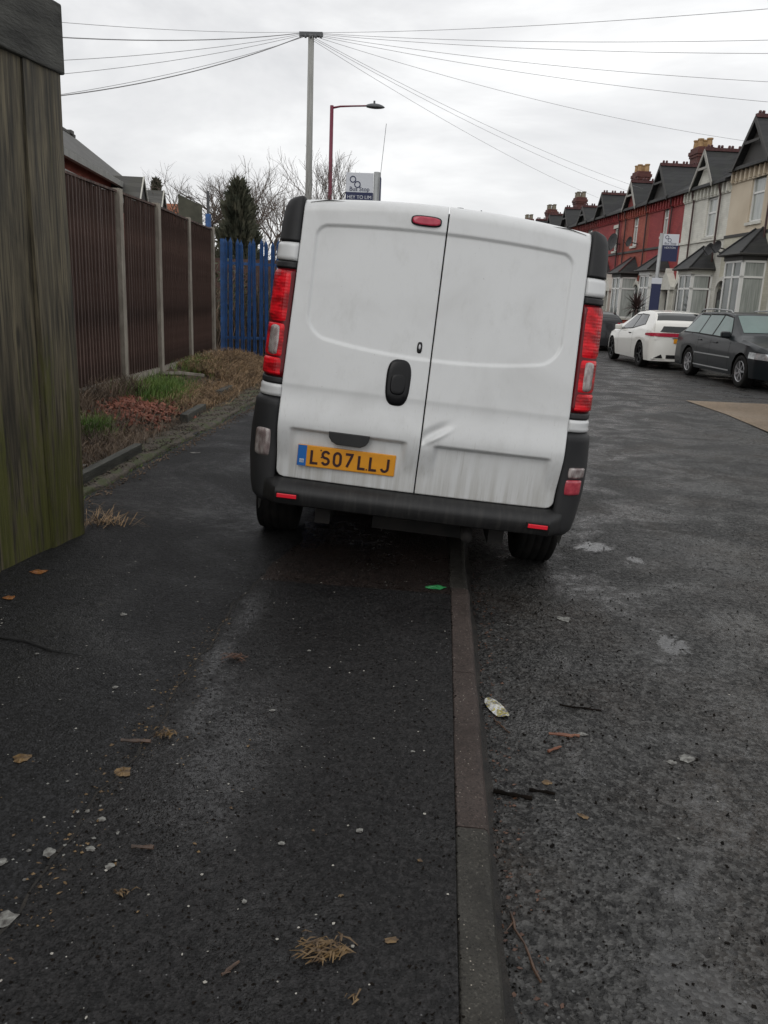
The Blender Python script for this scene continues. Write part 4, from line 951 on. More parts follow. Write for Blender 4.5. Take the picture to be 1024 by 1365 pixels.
    # low front wall
    MB().box(-hw, hw-.9, -1.35, -1.15, .1, .85).build('front_wall', M[spec.get('fw', 'gwall')], o)
    return o
house(dict(s=(-8.5, -4.3), label='cream house cut off by the right edge of the photo, beyond the cream rendered one', wall='creamb', win=(-7.1, -5.9), gable=(-6.5, 1.0, 8.0), eave=6.7, bay=-6.9, door=-4.9, pipes=[-4.4]))
house(dict(s=(-4.3, -.15), label='cream rendered terraced house with dark bay roof, nearest of the row at the right edge', wall='cream', lowwall='creamb', win=(-2.75, -1.75), winz=(4.72, 6.3), gable=(-2.0, 1.15, 8.15), eave=6.65, gwall='darkbarge',
    barge='darkbarge', bay=-2.85, bayw=(.66, .82, .75), bayt=3.35, baz=4.45, bayb=1.0, bayf='darkbarge', door=-.62, pipes=[-3.35], dish=[(-.55, 3.95, .24)], brk='cream', trim='cream', chim=None))
house(dict(s=(-.15, 4.15), label='white painted brick terraced house with a pale gable, between cream and red houses', wall='wbrick', win=(.95, 1.85), winz=(4.45, 5.92), gable=(2.0, .88, 7.72), eave=6.4, gwall='wbrick',
    bay=1.3, bayf='wbrick', bayt=3.0, baz=4.1, door=3.4, pipes=[.55, 3.02], dish=[(.1, 3.9, .24)], strm='wbrick', trim='wbrick'))
house(dict(s=(4.15, 8.15), label='red brick terraced house next to the white one, dark wide gable and white porch', wall='red_a', win=(5.85, 6.5), winz=(4.8, 6.05), gable=(6.75, 1.05, 7.85), barge='darkbarge', gwall='darkbarge',
    bay=5.9, bayf='upvc', door=4.55, porch=True, pipes=[5.35], chim=8.0, chimz=8.85, trimd='stone', baym='upvc'))
house(dict(s=(8.15, 12.2), label='orange red brick terraced house with two satellite dishes and framed pale gable', wall='red_b', win=(9.75, 10.45), winz=(4.6, 6.1), gable=(10.55, .82, 7.62), gwall='red_c', bay=9.85, hip=True, bayf='darkbarge',
    door=8.75, pipes=[8.4, 11.4], dish=[(9.5, 4.75, .25)], trim='stone', baym='red_b'))
house(dict(s=(12.2, 16.3), label='dark red brick terraced house with white porch, just right of the van roof', wall='red_a', win=(12.75, 13.35), winz=(4.5, 5.65), gable=(15.3, .85, 7.6), barge='darkbarge', gwall='darkbarge', bay=14.2, door=12.95, porch=True, chim=16.0,
    pipes=[11.9+.5], dish=[(12.2, 4.9, .45)], potm='pot', chimz=8.9))
walls = ['red_c', 'red_b', 'red_a', 'red_c']
word = ['seventh', 'eighth', 'ninth', 'tenth', 'eleventh', 'twelfth', 'thirteenth', 'fourteenth', 'fifteenth', 'sixteenth', 'seventeenth', 'eighteenth']
for i in range(11):
    s0 = 16.3+4.1*i
    house(dict(s=(s0, s0+4.1), label='red brick terraced house with dark roof, %s house along the row counted from the right' % word[i], wall=walls[i % 4], win=(s0+1.2, s0+2.2), gable=(s0+2.6, .85, 7.6 if i else 7.3), barge='darkbarge',
        bay=s0+1.7, door=None, chim=(s0+8.0-8.1+8.1-.15 if i % 2 == 1 else None), chimz=8.9, potm='potgrey', pots=4, trim='stone'))
# a farther terrace seen as chimney stacks over the van
ft = thing('far_terrace', 'distant terrace whose chimney stacks with pots show just above the van roof', 'house', (5.5, 92, 0), radians(-4))
MB().box(-6, 8, 0, 8, -.1, 6.8).build('wall', M['red_c'], ft)
mb = MB(); mb.add([(-6.2, -.3, 6.7), (8.2, -.3, 6.7), (8.2, 4, 9.0), (-6.2, 4, 9.0), (-6.2, 8.3, 6.7), (8.2, 8.3, 6.7)], [(0, 1, 2, 3), (3, 2, 5, 4), (0, 4, 5, 1), (0, 3, 4), (1, 5, 2)]); fr = mb.build('roof', M['slate'], ft)
for k_, cx in enumerate((-.3, 2.1, 4.4)):
    MB().box(cx-.85, cx+.85, 3.5, 4.5, 8.0, 9.6-.1*k_).build('chimney', M['chim'], fr)
    for j in range(3): MB().lathe([(9.5, .16), (10.1-.1*k_, .13), (10.3-.1*k_, .2), (10.3-.1*k_, .05)], 8, 'z', (cx-.55+.55*j, 4, 0)).build('chimney_pot', M['potgrey'], fr)

# cordyline
co = thing('cordyline_plant', 'dark purple spiky cordyline plant standing behind the white hatchback', 'plant', fac(3.15, -1.9, .11))
MB().tube([(0, 0, 0), (.02, 0, .8), (0, .02, 1.45)], [.09, .07, .06], 8).build('stem', M['bark'], co, smooth=True)
mb = MB(); rnd = random.Random(3)
for i in range(90):
    a = rnd.uniform(0, 2*pi); el = rnd.uniform(-.35, 1.45); ln = rnd.uniform(.7, 1.05); dv = Vector((cos(a)*cos(el), sin(a)*cos(el), sin(el))); sd_ = dv.cross(Vector((0, 0, 1))).normalized()*.03
    b0 = Vector((0, 0, 1.45)); p = [b0, b0+dv*ln*.5+Vector((0, 0, .02)), b0+dv*ln+Vector((0, 0, -.18*cos(el)))]
    mb.add([p[0]-sd_*.6, p[0]+sd_*.6, p[1]-sd_, p[1]+sd_, p[2]], [(0, 1, 3, 2), (2, 3, 4)])
mb.build('leaves', M['cord'], co)

# ================================================================ POLES, SIGNS, WIRES
tp = thing('telegraph_pole', 'tall grey telegraph pole with wires fanning from its top', 'pole', (-4.06, 25, .2))
MB().tube([(0, 0, 0), (0, 0, 8.3)], [.105, .08], 14).build('pole', M['polegrey'], tp, smooth=True)
MB().box(-.32, .32, -.07, .07, 8.26, 8.36).build('ring_head', M['lampgrey'], tp)
for k_ in range(5): MB().lathe([(8.2, .03), (8.25, .04), (8.3, .02)], 8, 'z', (-.28+.14*k_, -.08, 0)).build('insulator', M['lampgrey'], tp)
T = Vector((-4.06, 25, 8.56))
wires = [(-22, 6.4), (-18.5, 6.4), (-17, 6.4), (-13.7, 6.4), (-11.3, 6.4), (-1.6, 7.4), (9.6, 7.2), (11.6, 7.3), (17, 7.6)]
words = ['highest', 'second highest', 'third highest', 'fourth highest', 'fifth highest', 'sixth highest', 'seventh highest', 'eighth highest', 'lowest']
for i, (s_, z_) in enumerate(wires):
    Q = fac(s_, 0, z_); n_ = 24; A0 = T+Vector((.3-.04*i, 0, -.02*i))
    pts = [A0+(Q-A0)*(k/n_)-Vector((0, 0, 4*.28*(k/n_)*(1-k/n_))) for k in range(n_+1)]
    tag(MB().tube(pts, .0055, 5).build('overhead_wire', M['wire'], smooth=True), 'thin overhead wire running right from the telegraph pole, %s of those to the right' % words[i], 'wire', 'wires from the telegraph pole')
lw = [((-11, 9.9, 5), .005, 'highest'), ((-11, 10.7, 5), .011, 'second highest, thick'), ((-11, 14.5, 5), .006, 'third highest'), ((-11, 16, 5), .006, 'fourth highest'), ((-11, 17.6, 5), .013, 'fifth highest, thick'), ((-11, 18.1, 5), .006, 'lowest')]
for i, (Q, r_, wd) in enumerate(lw):
    Q = Vector(Q); A0 = T+Vector((-.3+.03*i, 0, -.02*i)); n_ = 20; sag = .25+(.15 if r_ > .01 else 0)
    pts = [A0+(Q-A0)*(k/n_)-Vector((0, 0, 4*sag*(k/n_)*(1-k/n_))) for k in range(n_+1)]
    tag(MB().tube(pts, r_, 5).build('overhead_wire', M['wire'], smooth=True), 'overhead wire running left from the telegraph pole, %s of those to the left' % wd, 'wire', 'wires from the telegraph pole')
lp = thing('street_lamp', 'maroon street lamp column with arm reaching right, beside the telegraph pole', 'street lamp', (-3.72, 27, .15))
MB().tube([(0, 0, 0), (0, 0, 7.0)], [.075, .055], 12).build('column', M['maroon'], lp, smooth=True)
MB().tube([(0, 0, 6.93), (.25, 0, 6.98), (.62, 0, 7.0), (1.12, 0, 7.02)], [.032, .028, .024, .024], 8).build('arm', M['maroon'], lp, smooth=True)
mb = MB(); mb.grid(lambda u, v: (1.05+.56*u, .13*sin(v*2*pi)*sin(pi*min(1, u*.88+.12))**.6, 7.0+(.10 if cos(v*2*pi) > 0 else .05)*cos(v*2*pi)*sin(pi*min(1, u*.9+.1))**.6-.02*u), 10, 16); mb.build('lamp_head', M['lampgrey'], lp, smooth=True)
MB().lathe([(7.07, .03), (7.16, .03), (7.17, .0)], 8, 'z', (1.28, 0, 0)).build('photocell', M['lampgrey'], lp)
lp2 = thing('street_lamp', 'far street lamp with arm reaching left, peeping over the van roof', 'street lamp', (2.5, 70, .1))
MB().tube([(0, 0, 0), (0, 0, 8.55)], [.09, .06], 10).build('column', M['lampgrey'], lp2, smooth=True)
MB().tube([(0, 0, 8.35), (-.5, 0, 8.45), (-1.6, 0, 8.6)], .04, 8).build('arm', M['lampgrey'], lp2, smooth=True)
mb = MB(); mb.grid(lambda u, v: (-1.4-.75*u, .16*sin(v*2*pi)*sin(pi*min(1, u*.88+.12))**.6, 8.62+.09*cos(v*2*pi)*sin(pi*min(1, u*.9+.1))**.6), 8, 12); mb.build('lamp_head', M['lampgrey'], lp2, smooth=True)
def bus_stop(label, loc, rz, w, hw_, hb, ztop_, side, sc=1., extra=None):
    o = thing('bus_stop', label, 'bus stop', loc, rz)
    MB().tube([(0, 0, 0), (0, 0, ztop_+.02)], .045*sc, 12).build('pole', M['metal'], o, smooth=True)
    x0, x1 = (side*.05, side*(.05+w)); x0, x1 = min(x0, x1), max(x0, x1); cx = (x0+x1)/2
    f_ = MB().box(x0, x1, -.02, .02, ztop_-hw_-hb, ztop_).build('flag', M['signw'], o)
    MB().box(x0-.002, x1+.002, -.024, .024, ztop_-hw_-hb-.001, ztop_-hw_).build('navy_band', M['navy'], f_)
    for (dx_, dz_) in ((-.25*w+.0, -.12*hw_), (-.08*w, -.38*hw_)):
        mb = MB(); mb.lathe([(0, .085*w), (0, .12*w)], 20, 'x', (0, 0, 0)); q = mb.build('ring_logo', M['navy'], f_); q.rotation_euler = (0, 0, pi/2); q.location = (cx+dx_, -.0235, ztop_+dz_-.06)
        mb = MB().bar((cx+dx_+.09*w, -.0235, ztop_+dz_-.06+.12*w), (cx+dx_+.09*w, -.0235, ztop_+dz_-.06-.02), .003, .03*w, up=(1, 0, 0)); 
    text('Bus Stop', .20*w*1.05, M['navy'], f_, (cx, -.024, ztop_-hw_*.84), (pi/2, 0, 0))
    text('HEY TO LIM' if side < 0 else 'HEXTON', .17*w, M['signw'], f_, (cx, -.026, ztop_-hw_-.10*w-.03), (pi/2, 0, 0))
    return o, f_
o, f_ = bus_stop('near bus stop flag on a grey post, standing beyond the van roof', (-1.10, 13, .1), radians(2), .40, .27, .26, 3.27, -1)
MB().box(.05, .062, -.05, .16, 2.83, 3.22).build('timetable_flag', M['navy'], o)
MB().box(-.03, .05, -.03, .03, 2.5, 3.285).build('post_sleeve', M['metal'], o)
MB().tube([(.045, .05, 2.5), (.05, .1, 3.3), (.10, .25, 4.0)], .004, 6).build('thin_rod', M['lampgrey'], o)
o, f_ = bus_stop('bus stop flag on a tall grey post in front of the red brick houses', (7.19, 30, .1), radians(-5), .52, .36, .52, 3.98, 1, 1.4)
MB().box(-.16, .16, -.09, -.06, 1.1, 2.35).build('timetable_case', M['navy'], o)
MB().box(-.17, .17, -.095, -.055, 2.352, 2.55).build('timetable_header', M['signw'], o)

# ================================================================ LEFT SIDE
# near mossy boarded fence
bf = thing('boarded_fence', 'tall mossy wooden boarded fence at the left edge with a dark cap rail', 'fence', (-2.13, 4.77, .11), -0.1383)
# local: +y towards camera is negative; boards run along -y
wdt = [.335, .46, .42, .44, .43, .45, .42, .44]; yy = 0
for i, w_ in enumerate(wdt):
    a = -yy; b = -(yy+w_-.006); lean = .0
    xx = (0.0, -.022, -.004, -.018)[i % 4]
    mb = MB(); n_ = 14
    def pt(u, v, t_): 
        y = lerp(a, b, u); z = v*2.64; return (xx-t_*.035+.006*sin(v*5+i*2)*(1 if t_ == 0 else .5)+(.004*sin(u*9+i) if t_ == 0 else 0), y+.008*sin(v*6+i*3)*(v*(1-v)*4)*(1 if (u in (0, 1)) else 0), z)
    mb.grid(lambda u, v: pt(u, v, 0), 6, 14); mb.grid(lambda u, v: pt(u, v, 1), 6, 14)
    mb.grid(lambda u, v: pt(0, v, u), 1, 14); mb.grid(lambda u, v: pt(1, v, u), 1, 14)
    mb.build('board', M['mossy'], bf); yy += w_
MB().box(-.12, .012, -yy, .022, 2.585, 2.93).build('cap_rail', M['capw'], bf, bevel=.01)
MB().box(-.11, -.037, -yy, -.0, .5, .6).build('rail', M['capw'], bf); MB().box(-.11, -.037, -yy, -.0, 1.9, 2.0).build('rail', M['capw'], bf)
# brown panel fence
pf = thing('panel_fence', 'brown vertical board fence between concrete posts along the planted bed', 'fence', (-3.80, 8.1, 0))
posts = [(-3.62, 4.55), (-3.70, 6.35), (-3.80, 8.15), (-3.89, 10.02), (-3.95, 11.55), (-4.14, 13.6), (-4.28, 15.5)]
pm = MB().prism([(-.055, -.06), (.055, -.06), (.055, .06), (-.055, .06)], 0, 2.45)
pm.v = [tuple(q) for q in pm.v]; pmm = pm.mesh('concrete_post', M['post'])
bm_ = MB().add([(-.014, .0, 0), (.026, .0, 0), (-.002, .112, 0), (-.014, .112, 0), (-.014, 0, 2.12), (.026, 0, 2.12), (-.002, .112, 2.12), (-.014, .112, 2.12)], [(0, 1, 2, 3), (4, 7, 6, 5), (0, 4, 5, 1), (1, 5, 6, 2), (2, 6, 7, 3), (3, 7, 4, 0)]).mesh('board', M['board'])
O = Vector((-3.80, 8.1, 0)); rnd = random.Random(5)
for (px, py) in posts:
    child('concrete_post', pmm, pf, Vector((px, py, .26))-O, (rnd.uniform(-.006, .006), rnd.uniform(-.006, .006), .05))
for (a, b) in zip(posts, posts[1:]):
    a = Vector((*a, 0)); b = Vector((*b, 0)); dd = (b-a); ang = atan2(-dd.x, dd.y); n_ = int((dd.length-.1)/.098)
    g0 = Vector((0, 0, 0)); 
    mb = MB(); aa = a-O+dd.normalized()*.06; bb = b-O-dd.normalized()*.06
    mb.bar(aa+Vector((0, 0, .38)), bb+Vector((0, 0, .38)), .05, .30); mb.build('gravel_board', M['post'], pf)
    for zz in (.75, 1.6, 2.5): MB().bar(aa+Vector((-.035, 0, zz)), bb+Vector((-.035, 0, zz)), .04, .05).build('rail', M['board'], pf)
    MB().bar(aa+Vector((.0, 0, 2.675)), bb+Vector((.0, 0, 2.675)), .06, .025).build('capping', M['board'], pf)
    for k_ in range(n_):
        p = a+dd.normalized()*(.06+k_*(dd.length-.12)/n_)-O+Vector((.0, 0, .54))
        child('board', bm_, pf, p, (rnd.uniform(-.004, .004), rnd.uniform(-.006, .006), ang+rnd.uniform(-.03, .03)), (1, 1, rnd.uniform(.992, 1.004)))
# blue palisade
pal = thing('palisade_fence', 'blue steel palisade fence standing between the panel fence and the van', 'fence', (-4.2, 15.9, .40))
pmb = MB(); hh = 2.08
sec = [(-.035, 0), (-.018, -.018), (-.008, .0), (.008, .0), (.018, -.018), (.035, 0)]
vs = []
for (x_, y_) in sec: vs += [(x_, y_, 0), (x_, y_, hh)]
pmb.add(vs, [(2*i, 2*i+1, 2*i+3, 2*i+2) for i in range(5)]); pmb.add([(-.035, 0, hh), (-.012, 0, hh+.05), (0, 0, hh+.09), (.012, 0, hh+.05), (.035, 0, hh)], [(0, 1, 2, 3, 4)])
pmb.v = pmb.v+[(a, b+.004, c) for a, b, c in pmb.v]; nn_ = len(pmb.v)//2; pmb.f = pmb.f+[tuple(i+nn_ for i in f_) for f_ in pmb.f]
pme = pmb.mesh('pale', M['blue'])
pd = Vector((.96, .28, 0)).normalized()
for k_ in range(27):
    child('pale', pme, pal, pd*(.05+.112*k_*1.02+rnd.uniform(-.01, .01))+Vector((0, 0, rnd.uniform(-.03, .03))), (0, rnd.uniform(-.015, .015), atan2(pd.y, pd.x)))
for zz in (.35, 1.72): MB().bar(Vector((0, .03, zz)), pd*3.1+Vector((0, .03, zz)), .04, .05).build('rail', M['blue'], pal)
for k_ in (0, 3.0): MB().bar(pd*k_+Vector((0, .06, 0)), pd*k_+Vector((0, .06, 2.15)), .07, .07).build('fence_post', M['blue'], pal)
# a concrete post behind van's left shoulder
tag(MB().box(-2.93, -2.83, 16.6, 16.7, .3, 3.18).build('old_concrete_post', M['polegrey'], bevel=.01), 'old grey post standing by the blue fence, just left of the van', 'post')

# timber edging planks
def plank(a, b, w, h, label):
    a = Vector(a); b = Vector(b); return tag(MB().bar(a, b, w, h).build('timber_plank', M['plank'], bevel=.006), label, 'plank', 'old timber edging planks')
plank((-2.60, 5.1, .20), (-2.66, 7.15, .20), .07, .11, 'longest weathered edging plank, nearest the mossy fence')
plank((-2.82, 9.0, .21), (-2.88, 9.95, .21), .09, .10, 'short weathered plank beside the heap of red brick')
plank((-3.0, 11.1, .24), (-3.03, 11.9, .24), .08, .10, 'farthest small plank, half hidden by dry grass')
# brick rubble
rb = bpy.data.objects.new('x', None); bpy.data.objects.remove(rb)
def scatter_chunks(name, mt, cnt, area, size, label, cat, seed, zf, kind='stuff', elong=1.):
    rnd = random.Random(seed); mb = MB()
    for i in range(cnt):
        x_, y_ = area(rnd); s_ = size*rnd.uniform(.5, 1.3); mt_ = Matrix.Translation((x_, y_, zf(x_, y_)+s_*.25)) @ Euler((rnd.uniform(-.7, .7), rnd.uniform(-.7, .7), rnd.uniform(0, 6.28))).to_matrix().to_4x4()
        a = s_*rnd.uniform(.6, 1)*elong; b = s_*rnd.uniform(.4, .7); c_ = s_*rnd.uniform(.25, .5)
        k = [rnd.uniform(.6, 1) for _ in range(8)]
        vs = [mt_ @ Vector((sx*a*k[j], sy*b*k[(j*3) % 8], sz*c_*k[(j*5) % 8])) for j, (sx, sy, sz) in enumerate([(p, q_, r_) for p in (-.5, .5) for q_ in (-.5, .5) for r_ in (-.5, .5)])]
        mb.add(vs, [(0, 1, 3, 2), (4, 6, 7, 5), (0, 4, 5, 1), (2, 3, 7, 6), (0, 2, 6, 4), (1, 5, 7, 3)])
    return tag(mb.build(name, mt), label, cat, kind=kind)
gau = lambda cx, cy, sx, sy: (lambda r_: (r_.gauss(cx, sx), r_.gauss(cy, sy)))
scatter_chunks('brick_rubble', M['redbr'], 420, gau(-3.28, 8.9, .17, .42), .075, 'heap of broken red brick rubble in the bed', 'rubble', 11, lambda x, y: zbed(x, y)+.05*math.exp(-((x+3.28)/.25)**2-((y-8.9)/.6)**2))
scatter_chunks('rubble_stones', M['conc'], 260, lambda r_: (r_.uniform(-4.1, -2.9), r_.uniform(6, 15)), .04, 'small stones and rubble scattered over the planted bed', 'stones', 12, zbed)
scatter_chunks('edging_pebbles', M['conc'], 2600, lambda r_: (r_.uniform(-2.86, -2.5), r_.uniform(4.9, 13.2)), .022, 'pebbles and crumbled concrete on the edging strip', 'gravel', 13, lambda x, y: .172 if x < -2.55 else .13)
scatter_chunks('verge_litter', M['deadst'], 900, lambda r_: (-2.47+abs(r_.gauss(0, .05)), r_.uniform(4.9, 13.2)), .018, 'dark crumbs washed against the edging strip', 'debris', 14, lambda x, y: .128)
flk = 1
# grass
def blades(name, mt, cnt, area, h0, lean, w_, label, cat, seed, zf, kind='stuff', flat=False):
    rnd = random.Random(seed); mb = MB()
    for i in range(cnt):
        x_, y_ = area(rnd); z_ = zf(x_, y_)-.005; h_ = h0*rnd.uniform(.5, 1.2); a = rnd.uniform(0, 6.28); ln = lean*rnd.uniform(.2, 1.2)*h_
        dv = Vector((cos(a)*ln, sin(a)*ln, 0)); sd_ = Vector((-sin(a+.7), cos(a+.7), 0))*w_*rnd.uniform(.6, 1.2)
        b0 = Vector((x_, y_, z_)); p1 = b0+dv*.4+Vector((0, 0, h_*.6)); p2 = b0+dv+Vector((0, 0, h_*(.9 if not flat else .45)))
        mb.add([b0-sd_, b0+sd_, p1+sd_*.7, p1-sd_*.7, p2], [(0, 1, 2, 3), (3, 2, 4)])
    return tag(mb.build(name, mt, fixn=False), label, cat, kind=kind)
blades('grass_tuft', M['grass'], 2600, gau(-3.5, 10.3, .15, .45), .15, .6, .004, 'bright green grass growing beside the second concrete post', 'grass', 21, zbed)
blades('grass_tuft', M['grass'], 700, gau(-3.25, 7.6, .07, .15), .16, .6, .004, 'small green grass tuft behind the mossy fence end', 'grass', 22, zbed)
blades('grass_tuft', M['grass'], 1500, gau(-3.75, 13.2, .2, .45), .14, .6, .005, 'green grass patch near the far end of the bed', 'grass', 23, zbed)
def zmound(x, y): return zbed(x, y)+.07*math.exp(-((x+3.5)/.6)**2-((y-14)/1.6)**2)
blades('dry_grass', M['dry'], 9000, lambda r_: (r_.gauss(-3.45, .33), r_.uniform(12.4, 16.2)), .15, 2.4, .005, 'matted straw coloured dry grass at the far end of the bed', 'dry grass', 24, zmound, flat=True)
blades('dry_grass', M['dry'], 4200, gau(-3.12, 10.9, .14, .65), .15, 2.2, .004, 'dry grass sprawling over the bed edge in the middle', 'dry grass', 25, zbed, flat=True)
blades('dead_stems', M['deadst'], 3600, lambda r_: (r_.uniform(-3.9, -2.75), r_.gauss(7.2, .8)), .20, 1.6, .0035, 'dead brown stems lying over the near part of the bed', 'dead stems', 26, zbed, flat=True)
blades('dead_stems', M['deadst'], 1600, lambda r_: (r_.gauss(-3.70, .10), r_.uniform(6.5, 10)), .24, 1., .004, 'dead upright stems against the foot of the panel fence', 'dead stems', 27, zbed)
blades('moss_grass', M['grass'], 420, lambda r_: (-2.5+r_.uniform(-.03, .02), r_.uniform(4.9, 12)), .035, 1, .004, 'thin moss and grass along the edging strip', 'moss', 28, lambda x, y: .12)
blades('straw_clump', M['dry'], 90, gau(-2.10, 5.0, .07, .05), .11, 3.4, .003, 'pale straw clump on the pavement at the foot of the mossy fence', 'straw', 29, lambda x, y: .125, flat=True)
# brambles behind palisade
def leafcloud(mb, rnd, cnt, c, ext, size, shape='box'):
    for i in range(cnt):
        if shape == 'box': p = Vector((c[0]+rnd.uniform(-1, 1)*ext[0], c[1]+rnd.uniform(-1, 1)*ext[1], c[2]+rnd.uniform(-1, 1)*ext[2]))
        else:
            while True:
                q_ = Vector((rnd.uniform(-1, 1), rnd.uniform(-1, 1), rnd.uniform(-1, 1)))
                if q_.length < 1: break
            p = Vector((c[0]+q_.x*ext[0], c[1]+q_.y*ext[1], c[2]+q_.z*ext[2]))
        n_ = Vector((rnd.gauss(0, 1), rnd.gauss(0, 1), rnd.gauss(0, 1))).normalized(); a = n_.orthogonal().normalized(); b = n_.cross(a); s_ = size*rnd.uniform(.5, 1.3)
        mb.add([p-a*s_, p+b*s_*.5, p+a*s_, p-b*s_*.5], [(0, 1, 2, 3)])
rnd = random.Random(31); mb = MB()
for k_ in range(16): leafcloud(mb, rnd, 420, (-4.9+k_*.26, 17.3+rnd.uniform(-.3, .5), rnd.uniform(.7, 1.6)), (.45, .4, .75), .05, 'ball')
tag(mb.build('ivy_undergrowth', M['ivy'], fixn=False), 'tangled ivy undergrowth filling the gap behind the blue palisade fence', 'undergrowth', kind='stuff')
blades('bramble_stems', M['deadst'], 900, lambda r_: (r_.uniform(-5.2, -1.2), r_.uniform(16.6, 17.6)), 1.9, .5, .007, 'bare bramble stems rising behind the blue palisade fence', 'brambles', 32, lambda x, y: .4)
tag(MB().box(-6, 0.2, 18.6, 18.8, .2, 2.3).build('back_wall', M['gwall']), 'dark wall behind the undergrowth and the blue fence', 'wall')

# trees
def tree(name, label, loc, height, spread, seed, r0, levels=5, trunk_h=.3, lean=0, up=.25, nchild=(3, 4), cat='tree', group='bare winter trees behind the fences'):
    rnd = random.Random(seed); o = thing(name, label, cat, loc, 0, group)
    tr, cw_ = MB(), MB()
    def grow(p, dv, ln, rad, lev):
        n_ = 5 if lev < 2 else 3; pts = [p]; rr_ = [rad]; q_ = p; d_ = dv
        for i in range(n_):
            d_ = (d_+Vector((rnd.gauss(0, .16), rnd.gauss(0, .16), rnd.gauss(0, .10)+up*.12))).normalized(); q_ = q_+d_*ln/n_; pts.append(q_); rr_.append(rad*lerp(1, .55, (i+1)/n_))
        (tr if lev < 2 else cw_).tube(pts, rr_, 8 if lev == 0 else 5 if lev < 3 else 3, cap=False)
        if lev >= levels: return
        for k_ in range(rnd.randint(*nchild)+(1 if lev < 2 else 0)):
            t_ = rnd.uniform(.45, 1) if k_ else 1; i = min(n_-1, int(t_*n_)); b_ = pts[i].lerp(pts[i+1], t_*n_-i) if t_ < 1 else pts[-1]
            ax_ = Vector((rnd.gauss(0, 1), rnd.gauss(0, 1), rnd.gauss(0, .4))).normalized()
            nd = (d_+ax_*spread*rnd.uniform(.6, 1.2)+Vector((0, 0, up))).normalized()
            grow(b_, nd, ln*rnd.uniform(.58, .8), max(rad*rnd.uniform(.42, .58), .005), lev+1)
    grow(Vector((0, 0, 0)), Vector((lean, 0, 1)).normalized(), height*trunk_h, r0, 0)
    tr.build('trunk', M['bark'], o, smooth=True, fixn=False); cw_.build('crown', M['twig'], o, fixn=False)
    return o
tree('bare_tree', 'bare spreading tree with long arching branches, just left of the van roof', (-4.6, 25.5, .3), 9.4, .8, 41, .10, 5, .25, .1, up=.1, nchild=(2, 3))
tree('bare_tree', 'bare tree with fine upright twigs behind the van roof and lamp post', (-3.6, 28, .3), 7.0, .6, 42, .08, 5, .28, -.1)
tree('bare_tree', 'dense twiggy bare tree, leftmost, above the small gabled porches', (-11.0, 36, .3), 11.0, .85, 43, .16, 5, .24, 0, up=.1, nchild=(3, 5))
tree('bare_tree', 'dense twiggy bare tree above the grey upright panel', (-8.8, 35, .3), 10.4, .85, 44, .16, 5, .24, .1, up=.1, nchild=(3, 5))
tree('bare_tree', 'bare tree standing behind the dark conifer', (-7.0, 32, .3), 9.2, .8, 45, .14, 5, .27, 0)
tree('bare_tree', 'low bare tree showing to the right of the bus stop sign', (-2.6, 38, .3), 7.6, .8, 46, .12, 5, .3, .1)
def conifer(name, label, loc, h_, rad, seed, cnt, leaf):
    o = thing(name, label, 'tree', loc); rnd = random.Random(seed)
    MB().tube([(0, 0, 0), (0, 0, h_*.9)], [.12, .03], 8).build('trunk', M['bark'], o)
    mb = MB()
    for i in range(cnt):
        t_ = rnd.random()**.8; z_ = h_*(.06+.94*t_); R_ = rad*(1-t_)**.55*(1+.18*sin(z_*9+rnd.random())); a = rnd.uniform(0, 6.28); rr_ = R_*sqrt(rnd.uniform(.35, 1))*(1+.15*sin(5*a+z_*4))
        p = Vector((rr_*cos(a), rr_*sin(a), z_)); up_ = Vector((cos(a)*.5, sin(a)*.5, rnd.uniform(.2, 1.2))).normalized(); sd_ = up_.cross(Vector((rnd.gauss(0, 1), rnd.gauss(0, 1), 0))).normalized()*leaf*.3
        mb.add([p-sd_, p+sd_, p+up_*leaf*rnd.uniform(.6, 1.4)], [(0, 1, 2)])
    mb.build('crown', M['conifer'], o, fixn=False); return o
conifer('conifer_tree', 'dark columnar conifer between the blue post and the van', (-5.85, 24, .2), 4.25, .85, 51, 3000, .24)
conifer('conifer_tree', 'small dark conifer tip showing behind the gabled porches', (-14.3, 42, .2), 6.5, .8, 52, 3000, .2)
# blue post, grey panel
bp = thing('blue_post', 'blue post with a dark top rising above the brown fence', 'post', (-6.15, 22, .3))
MB().tube([(0, 0, 0), (0, 0, 3.2)], .075, 10).build('shaft', M['blue'], bp, smooth=True); MB().tube([(0, 0, 3.2), (0, 0, 3.75)], .04, 8).build('finial', M['lampgrey'], bp)
gp = thing('grey_panel', 'tall algae stained grey panel standing behind the brown fence', 'panel', (-5.67, 19, .3), radians(8))
MB().add([(-.30, 0, 0), (.30, 0, 0), (.20, 0, 3.12), (-.30, 0, 3.33), (-.30, .1, 0), (.30, .1, 0), (.20, .1, 3.12), (-.30, .1, 3.33)], [(0, 1, 2, 3), (7, 6, 5, 4), (0, 4, 5, 1), (1, 5, 6, 2), (2, 6, 7, 3), (3, 7, 4, 0)]).build('sheet', M['bark_panel'], gp)
